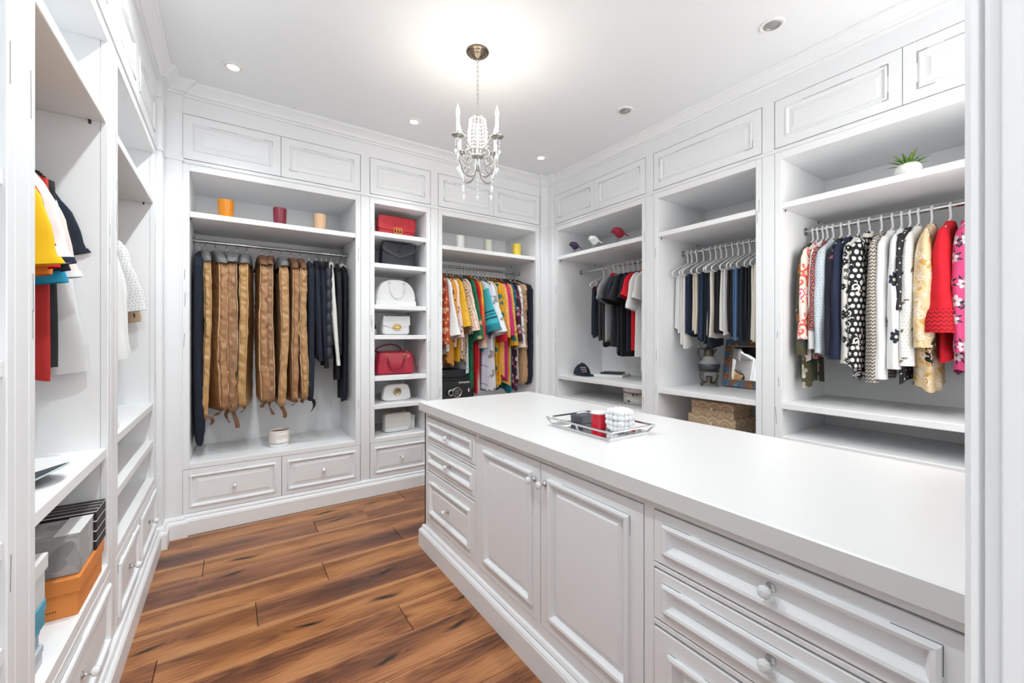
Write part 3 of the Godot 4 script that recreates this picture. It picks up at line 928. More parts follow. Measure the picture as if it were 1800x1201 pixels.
func fabrics() -> void:
	var W := c8(238, 236, 232)
	for k in [["white", c8(236, 236, 236)], ["ivory", c8(228, 220, 208)], ["offwhite", c8(226, 224, 220)], ["cream", c8(214, 202, 184)], ["black", c8(24, 25, 29)], ["ink", c8(28, 36, 50)], ["navy", c8(30, 40, 66)], ["denim", c8(38, 54, 78)], ["blue_denim", c8(88, 122, 160)], ["charcoal", c8(58, 56, 60)], ["grey", c8(150, 152, 156)], ["palegrey", c8(212, 213, 214)], ["red", c8(206, 18, 38)], ["brick", c8(178, 42, 40)], ["yellow", c8(244, 196, 30)], ["lime", c8(236, 226, 60)], ["orange", c8(240, 138, 48)], ["turquoise", c8(36, 156, 198)], ["blush", c8(240, 218, 210)], ["paleblue", c8(196, 208, 216)], ["plum", c8(82, 34, 52)], ["teal", c8(20, 108, 118)], ["lilac", c8(198, 202, 222)], ["bagnavy", c8(24, 32, 48)]]:
		F[k[0]] = cloth(k[1])
	F.black.roughness = 0.8
	for k in [["tan1", c8(184, 142, 96)], ["tan2", c8(166, 122, 84)], ["tan3", c8(192, 150, 96)], ["tan4", c8(158, 120, 90)], ["tan5", c8(172, 128, 88)], ["tan6", c8(190, 152, 116)]]:
		F[k[0]] = mat(k[1], 0.44)
	F.piping = mat(c8(222, 190, 152), 0.6)
	F.strap = cloth(c8(118, 84, 62))
	F.blacklabel = mat(c8(30, 32, 38), 0.6)
	F.quilt = mat(c8(36, 40, 50), 0.5)
	fab("rust_floral", Pix.new(256, c8(186, 62, 42), 1).floral(16, 26, [c8(236, 180, 130), c8(222, 120, 60), c8(110, 40, 44)], c8(240, 220, 190), c8(120, 40, 44)))
	fab("white_sprig", Pix.new(256, W, 2).floral(10, 10, [c8(214, 150, 120), c8(230, 190, 150)], c8(180, 110, 90), c8(190, 190, 170)))
	fab("ochre_sprig", Pix.new(256, c8(214, 146, 62), 3).floral(8, 15, [c8(70, 60, 70), c8(236, 210, 170)], c8(60, 40, 40), c8(90, 70, 60)))
	fab("blush_print", Pix.new(256, c8(238, 212, 204), 4).floral(9, 14, [c8(60, 50, 60), c8(230, 150, 140)], c8(240, 230, 220), c8(80, 70, 76)))
	fab("yellow_satin", Pix.new(256, c8(226, 172, 34), 5).blots(40, 12, [c8(240, 196, 60), c8(206, 150, 26)]), 0.45)
	fab("leopard", Pix.new(256, c8(206, 178, 150), 6).blots(90, 13, [c8(52, 36, 38), c8(92, 60, 52), c8(40, 30, 34)]))
	fab("peach_stripe", Pix.new(256, c8(238, 228, 218), 7).stripes(42, 8, c8(210, 120, 90), false).blots(16, 14, [c8(222, 160, 130)]))
	fab("green_floral", Pix.new(256, c8(24, 112, 74), 8).rows(0.72, 1.0, c8(28, 96, 68)).blots(26, 12, [c8(34, 124, 84), c8(20, 100, 66)]))
	fab("green_cuff", Pix.new(256, c8(24, 112, 74), 9).floral(14, 20, [c8(150, 190, 150), c8(196, 170, 130)], c8(230, 220, 190), c8(18, 74, 52)))
	fab("ombre", Pix.new(256, c8(240, 170, 40), 10).fade([c8(240, 170, 44), c8(242, 176, 60), c8(238, 120, 60), c8(228, 70, 70), c8(240, 210, 200)]))
	fab("turq_bands", Pix.new(256, c8(62, 178, 190), 11).rows(0.0, 0.2, c8(200, 226, 228)).rows(0.62, 0.65, c8(24, 84, 104)).rows(0.68, 0.70, c8(24, 84, 104)).rows(0.74, 0.78, c8(24, 84, 104)).rows(0.86, 1.0, c8(36, 132, 150)))
	fab("white_bouquet", Pix.new(256, c8(236, 236, 240), 12).floral(6, 26, [c8(206, 70, 90), c8(150, 150, 160), c8(236, 150, 160)], c8(240, 210, 120), c8(84, 90, 92)))
	fab("lilac_lace", Pix.new(256, c8(206, 208, 224), 13).dots(18, 4, c8(176, 180, 206), 2.0).rows(0.9, 0.95, c8(130, 140, 180)))
	fab("mustard_bird", Pix.new(256, c8(222, 166, 34), 14).floral(6, 30, [c8(40, 130, 140), c8(200, 60, 40), c8(240, 214, 160)], c8(40, 60, 60), c8(44, 50, 44)))
	fab("mustard_leaf", Pix.new(256, c8(230, 170, 40), 15).floral(10, 13, [c8(190, 90, 40), c8(246, 214, 120)], c8(160, 60, 40), c8(150, 110, 30)))
	fab("apricot_print", Pix.new(256, c8(236, 178, 90), 16).blots(40, 16, [c8(240, 150, 140), c8(244, 206, 130), c8(226, 130, 90)]))
	fab("magenta", Pix.new(256, c8(206, 40, 122), 17).blots(20, 10, [c8(216, 60, 140), c8(190, 30, 110)]))
	fab("plum_floral", Pix.new(256, c8(66, 34, 56), 18).floral(13, 26, [c8(236, 226, 232), c8(206, 170, 190), c8(170, 60, 90)], c8(150, 60, 90), c8(40, 26, 40)))
	fab("zebra", Pix.new(256, c8(232, 230, 228), 19).swirls(46, 15, c8(26, 24, 28)))
	fab("camo_floral", Pix.new(256, c8(80, 74, 52), 20).floral(15, 34, [c8(168, 100, 36), c8(120, 136, 120), c8(196, 186, 166), c8(54, 70, 66)], c8(120, 60, 60), c8(38, 40, 36)))
	fab("coral_swirl", Pix.new(256, c8(240, 226, 216), 21).swirls(9, 40, c8(236, 104, 84)).swirls(6, 26, c8(232, 90, 124)))
	fab("wine_fleck", Pix.new(256, c8(122, 52, 52), 22).dots(11, 3, c8(206, 170, 164), 2.5))
	fab("blue_lace", Pix.new(256, c8(202, 212, 220), 23).dots(15, 3, c8(168, 184, 196), 2.0))
	fab("night_floral", Pix.new(256, c8(26, 28, 40), 24).floral(6, 34, [c8(228, 72, 110), c8(244, 168, 44), c8(226, 222, 220), c8(220, 60, 90)], c8(250, 200, 60), c8(86, 110, 116)))
	fab("bw_flower", Pix.new(256, c8(226, 224, 218), 25).floral(30, 13, [c8(28, 28, 32)], c8(226, 224, 218), c8(60, 60, 62)))
	fab("bw_paisley", Pix.new(256, c8(22, 22, 26), 26).dots(26, 9.5, c8(234, 232, 226)).blots(5, 44, [c8(22, 22, 26)]).swirls(8, 24, c8(234, 232, 226)))
	fab("herring", Pix.new(256, c8(190, 184, 174), 27).zig(16, 7, c8(88, 82, 78)))
	fab("white_blue_flower", Pix.new(256, c8(238, 238, 238), 28).floral(7, 26, [c8(52, 70, 112), c8(86, 120, 164), c8(36, 44, 66)], c8(230, 220, 180), c8(38, 44, 62)))
	fab("white_pebble", Pix.new(256, c8(238, 237, 234), 29).blots(14, 15, [c8(116, 106, 92)]).dots(14, 2.2, c8(190, 186, 178), 2.0))
	fab("gold_marble", Pix.new(256, c8(222, 196, 156), 30).blots(60, 20, [c8(206, 158, 84), c8(236, 222, 200), c8(214, 180, 130)]).floral(4, 26, [c8(28, 26, 28)], c8(226, 200, 160), c8(28, 26, 28)).swirls(14, 16, c8(240, 230, 214)))
	fab("red_crochet", Pix.new(256, c8(206, 14, 34), 31).zig(18, 6, c8(120, 6, 18)))
	fab("pink_floral", Pix.new(256, c8(210, 70, 122), 32).floral(10, 27, [c8(60, 44, 60), c8(226, 210, 214), c8(52, 46, 58)], c8(150, 60, 90), c8(56, 42, 56)))
	fab("dot_black", Pix.new(256, c8(40, 38, 42), 33).dots(32, 4, c8(236, 234, 230)))
	fab("white_fleck", Pix.new(256, c8(234, 234, 234), 34).dots(13, 2, c8(150, 150, 158), 2.0))
	fab("wine_dot", Pix.new(256, c8(64, 28, 42), 35).dots(20, 3, c8(206, 184, 190)))
	fab("sea_print", Pix.new(256, c8(226, 232, 236), 36).blots(40, 14, [c8(90, 176, 204), c8(150, 200, 214), c8(236, 236, 236)]))
	fab("redfold", Pix.new(256, c8(206, 20, 40), 37).floral(7, 22, [c8(236, 120, 60), c8(150, 20, 40)], c8(240, 190, 60), c8(120, 10, 30)))

func hook(b: MB, r: float, neck := -0.088) -> void:
	var p := []
	for k in 15:
		var a := deg_to_rad(205.0 - k * 17.0)
		p.append(Vector3(0, sin(a) * 0.0175 + 0.0008, cos(a) * 0.0175))
	p.append(Vector3(0, -0.022, 0.006)); p.append(Vector3(0, -0.035, 0.0)); p.append(Vector3(0, -0.05, -0.001)); p.append(Vector3(0, neck, 0))
	b.tube(p, r, 8)

var hanger_mesh := {}

func hanger(kind: String, at: Transform3D, label: String, group: String) -> void:
	if not hanger_mesh.has(kind):
		var h := MB.new(); var f := MB.new()
		if kind == "tube":
			hook(h, 0.0058)
			f.tube([Vector3(0, -0.086, 0), Vector3(0, -0.10, 0.03), Vector3(0, -0.135, 0.12), Vector3(0, -0.165, 0.185), Vector3(0, -0.176, 0.203), Vector3(0, -0.190, 0.209), Vector3(0, -0.203, 0.20), Vector3(0, -0.208, 0.18), Vector3(0, -0.208, 0), Vector3(0, -0.208, -0.18), Vector3(0, -0.203, -0.20), Vector3(0, -0.190, -0.209), Vector3(0, -0.176, -0.203), Vector3(0, -0.165, -0.185), Vector3(0, -0.135, -0.12), Vector3(0, -0.10, -0.03)], 0.0053, 8, true)
		elif kind == "bridge":          # the blouses' hangers: a flat shouldered plastic bridge under the hook
			hook(h, 0.0055, -0.075)
			f.tube([Vector3(0, -0.072, -0.022), Vector3(0, -0.070, 0), Vector3(0, -0.072, 0.022), Vector3(0, -0.10, 0.045), Vector3(0, -0.14, 0.14), Vector3(0, -0.165, 0.195), Vector3(0, -0.172, 0.19), Vector3(0, -0.150, 0.13), Vector3(0, -0.112, 0.03), Vector3(0, -0.105, 0), Vector3(0, -0.112, -0.03), Vector3(0, -0.150, -0.13), Vector3(0, -0.172, -0.19), Vector3(0, -0.165, -0.195), Vector3(0, -0.14, -0.14), Vector3(0, -0.10, -0.045)], 0.0052, 8, true)
		else:
			hook(h, 0.0027, -0.075)
			f.tube([Vector3(0, -0.155, -0.2), Vector3(0, -0.13, -0.13), Vector3(0, -0.085, -0.03), Vector3(0, -0.075, 0), Vector3(0, -0.085, 0.03), Vector3(0, -0.13, 0.13), Vector3(0, -0.155, 0.2)], [0.005, 0.007, 0.008, 0.008, 0.008, 0.007, 0.005], 8)
			f.tube([Vector3(0, -0.155, -0.19), Vector3(0, -0.16, 0), Vector3(0, -0.155, 0.19)], 0.003, 6)
		hanger_mesh[kind] = [h.mesh(), f.mesh()]
	var t := thing("coat_hanger", label, "hanger", at, group)
	var plastic: Material = M.plastic if kind in ["tube", "bridge"] else (M.hangerwood if kind == "wooden" else M.blackplastic)
	shared("hook", hanger_mesh[kind][0], plastic if kind in ["tube", "bridge"] else M.chrome, t, Transform3D.IDENTITY)
	shared("shoulder_frame", hanger_mesh[kind][1], plastic, t, Transform3D.IDENTITY)

func sg(x: float, p: float) -> float: return signf(x) * pow(absf(x), p)

func keyed(keys: Array, y: float) -> Array:        # keys = [[y, a, b], ...] going down
	for i in keys.size() - 1:
		if y >= keys[i + 1][0]:
			var t: float = clampf((y - keys[i][0]) / (keys[i + 1][0] - keys[i][0]), 0.0, 1.0)
			return [lerpf(keys[i][1], keys[i + 1][1], t), lerpf(keys[i][2], keys[i + 1][2], t)]
	return [keys[-1][1], keys[-1][2]]

# hanging cloth: rows of rings; keys [y, half thickness, half width]
func drape(b: MB, keys: Array, steps: int, pw: float, wave: float, sd: float, C := 36, uvk := 3.2, vnorm := false, crumple := 0.0, bow := 0.0) -> Array:
	var rows := []
	var y0: float = keys[0][0]; var y1: float = keys[-1][0]
	for i in steps + 1:
		var f := float(i) / steps
		var y := lerpf(y0, y1, pow(f, 1.25))
		var ab := keyed(keys, y)
		var ring := PackedVector3Array()
		var g := smoothstep(0.05, 1.0, f)
		for k in C:
			var a := TAU * k / C
			var x: float = ab[0] * sg(cos(a), pw)
			var z: float = ab[1] * sg(sin(a), pw)
			x += wave * g * (0.7 * sin(z * 34.0 + sd * 3.0 + y * 1.5) + 0.5 * sin(z * 61.0 + sd * 5.0 - y * 2.0))
			x *= 1.0 + 0.25 * g * sin(a * 3.0 + sd + y * 3.0)
			z += wave * 0.8 * g * sin(a * 5.0 + sd * 2.0 + y * 4.0)
			x += bow * sin(f * 5.0 + sd) * g
			var yy := y + wave * g * g * (1.5 * sin(a * 2.0 + sd) + 1.1 * sin(z * 22.0 + sd * 4.0))
			if crumple > 0.0:
				var q := noise.get_noise_3d(x * 900.0 + sd * 131.0, y * 1500.0, z * 900.0)
				var q2 := noise.get_noise_3d(x * 500.0 - sd * 71.0, y * 330.0, z * 260.0)
				z += crumple * (q * 0.9 + q2 * 0.9) * signf(sin(a)); x += crumple * (q2 * 0.35 - q * 0.2)
			ring.append(Vector3(x, yy, z))
		rows.append(ring)
	b.grid(rows, true, uvk, vnorm, true)
	return rows

func sleeve(b: MB, path: Array, rx: Array, rw: Array, sd: float, uvk := 3.2, vnorm := false) -> Array:
	var cv := Curve3D.new()
	for i in path.size():
		var t: Vector3 = (path[mini(i + 1, path.size() - 1)] - path[maxi(i - 1, 0)]) / 6.0
		cv.add_point(path[i], -t, t)
	var N := 14
	var L := cv.get_baked_length()
	var rows := []
	for i in N + 1:
		var f := float(i) / N
		var p := cv.sample_baked(L * f, true)
		var q := cv.sample_baked(minf(L * f + 0.01, L), true) - cv.sample_baked(maxf(L * f - 0.01, 0.0), true)
		var side := q.normalized().cross(Vector3.RIGHT).normalized()
		var k := f * (rx.size() - 1); var j := mini(int(k), rx.size() - 2)
		var a := lerpf(rx[j], rx[j + 1], k - j); var w := lerpf(rw[j], rw[j + 1], k - j)
		var ring := PackedVector3Array()
		for c in 22:
			var an := TAU * c / 22
			var rip := 1.0 + 0.09 * sin(an * 3.0 + sd + f * 4.0) + 0.03 * sin(an * 2.0 + f * 23.0 + sd)
			ring.append(p + Vector3.RIGHT * (cos(an) * a * rip) + side * (sin(an) * w * rip) + side * 0.003 * sin(f * 13.0 + sd))
		rows.append(ring)
	b.grid(rows, true, uvk, vnorm, false)
	return rows

# one garment on its hanger. o: m material, len, sh shoulder half width, th half thickness, sl sleeve length, sw sleeve width, out, fl flare, cuff material, collar material, kind of hanger
func garment(at: Transform3D, called: String, category: String, what: String, where: String, group: String, o: Dictionary) -> Node3D:
	var t := thing(called, what + " " + where, category, at, group)
	var sd: float = o.get("sd", rng.randf() * 9.0)
	var sh: float = o.get("sh", 0.19); var th: float = o.get("th", 0.03); var ln: float = o.len
	var fl: float = o.get("fl", 1.0); var sl: float = o.get("sl", 0.0)
	var m: Material = F[o.m]
	var vn: bool = o.get("vn", false)
	var uk: float = o.get("uvk", 3.2)
	var b := MB.new()
	var dn := -0.098
	drape(b, [[dn + 0.012, 0.018, 0.050], [dn - 0.004, 0.022, 0.066], [dn - 0.034, 0.021, 0.13], [dn - 0.064, 0.020, sh], [dn - 0.15, 0.024, sh + 0.004], [dn - ln * 0.55, th * 0.85, sh * lerpf(1.0, fl, 0.5)], [dn - ln, th, sh * fl]], 24, 0.72, o.get("wave", 0.009), sd, 40, uk, vn, 0.0, o.get("bow", 0.0))
	obj("body", b, m, t)
	if o.has("collar"):
		b = MB.new()
		drape(b, [[dn + 0.030, 0.020, 0.042], [dn + 0.014, 0.025, 0.056], [dn - 0.012, 0.030, 0.074]], 5, 0.8, 0.0, sd, 28)
		obj("collar", b, F[o.collar], t)
	if o.has("placket"):
		b = MB.new()
		for k in 5:
			b.ball(Vector3(o.get("px", 0.02), dn - 0.10 - k * (ln - 0.15) / 5.0, sh * 0.92), Vector3(0.005, 0.005, 0.003), 8, 5)
		obj("button", b, F[o.placket], t)
	if sl > 0.0:
		var sw: float = o.get("sw", 0.055); var ou: float = o.get("out", 0.03)
		var sx: float = o.get("sx", th * 0.9)
		for s in [1.0, -1.0]:
			b = MB.new()
			var y0 := dn - 0.070
			if s < 0.0: ou = minf(ou, 0.02)
			var dx: float = o.get("dx", 0.0)
			var path := [Vector3(0, y0 + 0.006, s * (sh - 0.050)), Vector3(dx * 0.05, y0 - 0.03, s * (sh - 0.006 + ou * 0.1)), Vector3(dx * 0.4, y0 - sl * 0.5, s * (sh + ou * 0.5)), Vector3(dx, y0 - sl, s * (sh + ou))]
			if s < 0.0: sw *= 0.75
			var tip: float = o.get("tip", 1.0)
			var rows := sleeve(b, path, [0.018, sx, sx * 1.1, sx * lerpf(1.0, tip, 0.7), sx * tip], [sw * 0.55, sw * 0.85, sw, sw * lerpf(1.0, tip, 0.6), sw * tip], sd + s, uk, vn)
			var e := obj("sleeve", b, F[o.get("sm", o.m)], t)
			if o.has("cuff"):
				b = MB.new()
				var k0 := clampi(int(round(14.0 * (1.0 - o.get("ch", 0.018) / sl))), 8, 13)
				var cr := []
				for i in range(k0, 15):
					var c := Vector3.ZERO
					for p in rows[i]: c += p / 22.0
					var ring := PackedVector3Array()
					for p in rows[i]: ring.append(c + (p - c) * 1.07 + (c - (path[2] as Vector3)).normalized() * (0.003 if i == 14 else 0.0))
					cr.append(ring)
				b.grid(cr, true, 3.2, false, false)
				obj("cuff", b, F[o.cuff], e)
	if o.get("kind", "") != "":
		hanger(o.kind, at, {"tube": "white tubular hanger holding the ", "bridge": "white plastic hanger holding the ", "slim": "slim black hanger holding the ", "wooden": "brown wooden hanger holding the ", "metal": "black hanger with chrome hook holding the "}[o.kind] + o.get("short", what), o.get("hgroup", "coat hangers"))
	return t

# tan suit bag: gusseted, with piped edges, a felt yoke, a strap at the bottom
func garment_bag(at: Transform3D, what: String, m: String, ln: float, o: Dictionary) -> void:
	var t := thing("garment_bag", what, "garment bag", at, o.get("group", "garment bags on the rail"))
	var sd: float = o.get("sd", rng.randf() * 9.0)
	var th: float = o.get("th", 0.036); var w: float = o.get("w", 0.225)
	var bow: float = o.get("bow", 0.012)
	var keys := [[-0.088, 0.016, 0.05], [-0.11, 0.026, 0.105], [-0.15, th * 0.9, w - 0.035], [-0.21, th, w], [-ln * 0.5, th * 0.92, w], [-ln + 0.12, th, w], [-ln + 0.03, th * 0.9, w - 0.02], [-ln, th * 0.55, w - 0.08]]
	var b := MB.new()
	var skin := drape(b, keys, 84, 0.34, 0.0, sd, 56, 3.0, false, o.get("crumple", 0.0145), bow)
	obj("body", b, F[m], t)
	b = MB.new()
	for k in [7, 21]:                 # along the two front corners of the gusset
		var p := []
		for i in range(7, 83, 3): p.append((skin[i][k] as Vector3) + Vector3(0, 0, 0.0012))
		b.tube(p, 0.0038, 6)
	obj("piping", b, F.piping if m.begins_with("tan") else F.black, t)
	if o.has("felt"):
		b = MB.new()
		drape(b, [[-0.058, 0.014, 0.030], [-0.070, 0.030, 0.080], [-0.095, th + 0.003, 0.15], [-0.135, th + 0.006, 0.215], [-0.165, th + 0.004, 0.238]], 8, 0.6, 0.004, sd, 28)
		obj("felt_yoke", b, M.felt if o.felt == "grey" else F.strap, t)
	if o.has("patch"):
		b = MB.new(); b.span(Vector3(th * 0.55, o.patch - 0.05, w * 0.35), Vector3(th * 1.16, o.patch + 0.05, w * 0.985), 0.002)
		obj("label_patch", b, F.blacklabel, t)
	if o.get("strap", 0.0) > 0.0:
		var st: float = o.strap
		b = MB.new()
		var rows := []
		var sx := rng.randf_range(-0.02, 0.02)
		for i in 8:
			var f := i / 7.0
			var c := Vector3(sx + 0.018 * sin(f * 3.0 + sd), -ln + 0.02 - f * st, w * 0.72 + 0.02 * sin(f * 2.5 + sd))
			var e := Vector3(cos(f * 1.6 + sd), 0, sin(f * 1.6 + sd)) * 0.015
			var nn := Vector3(-e.z, 0, e.x) * 0.12
			rows.append(PackedVector3Array([c - e - nn, c + e - nn, c + e + nn, c - e + nn]))
		b.grid(rows, true, 3.0, false, true)
		obj("strap", b, F.strap if m.begins_with("tan") else F.black, t)
	hanger("metal", at, "black hanger with chrome hook inside the " + o.short, "coat hangers in the garment bags")

func on_rail(wall: Transform3D, x: float, rz: float, yaw := 0.0, lift := 0.0, roll := 0.0) -> Transform3D:
	return wall * Transform3D(Basis(Vector3.UP, yaw) * Basis(Vector3.BACK, roll), Vector3(x, 2.058 + 0.0125 - 0.0175 + 0.001 + lift, rz))

func trousers(at: Transform3D, what: String, m: String, ln: float, o: Dictionary) -> void:
	var t := thing("trousers", what, "trousers", at, "folded trousers on hangers")
	var sd := rng.randf() * 9.0
	var w: float = o.get("w", 0.12); var th: float = o.get("th", 0.02); var zc: float = o.get("z", 0.03)
	for leg in 2:
		var b := MB.new()
		var s := 1.0 if leg == 0 else -1.0
		b.xf = Transform3D(Basis.IDENTITY, Vector3(s * th * 0.62, 0.0, zc + s * 0.006))
		var y := -0.199
		drape(b, [[y, 0.004, w * 0.93], [y - 0.006, th * 0.5, w * 0.96], [y - 0.03, th * 0.6, w], [y - ln * 0.6, th * 0.8, w * 1.02], [y - ln + 0.02 * leg, th * 0.85, w * o.get("fl", 1.06)]], 16, 0.62, 0.006, sd + leg, 32, 3.0, false, 0.0, 0.004)
		obj("leg", b, F[m], t)
	var b2 := MB.new()
	b2.span(Vector3(-th * 0.9, -0.204, zc - w * 0.9), Vector3(th * 0.9, -0.198, zc + w * 0.9), 0.002)
	obj("fold", b2, F[m], t)
	hanger("tube", at, "white tubular hanger under the " + o.short, "white tubular hangers")

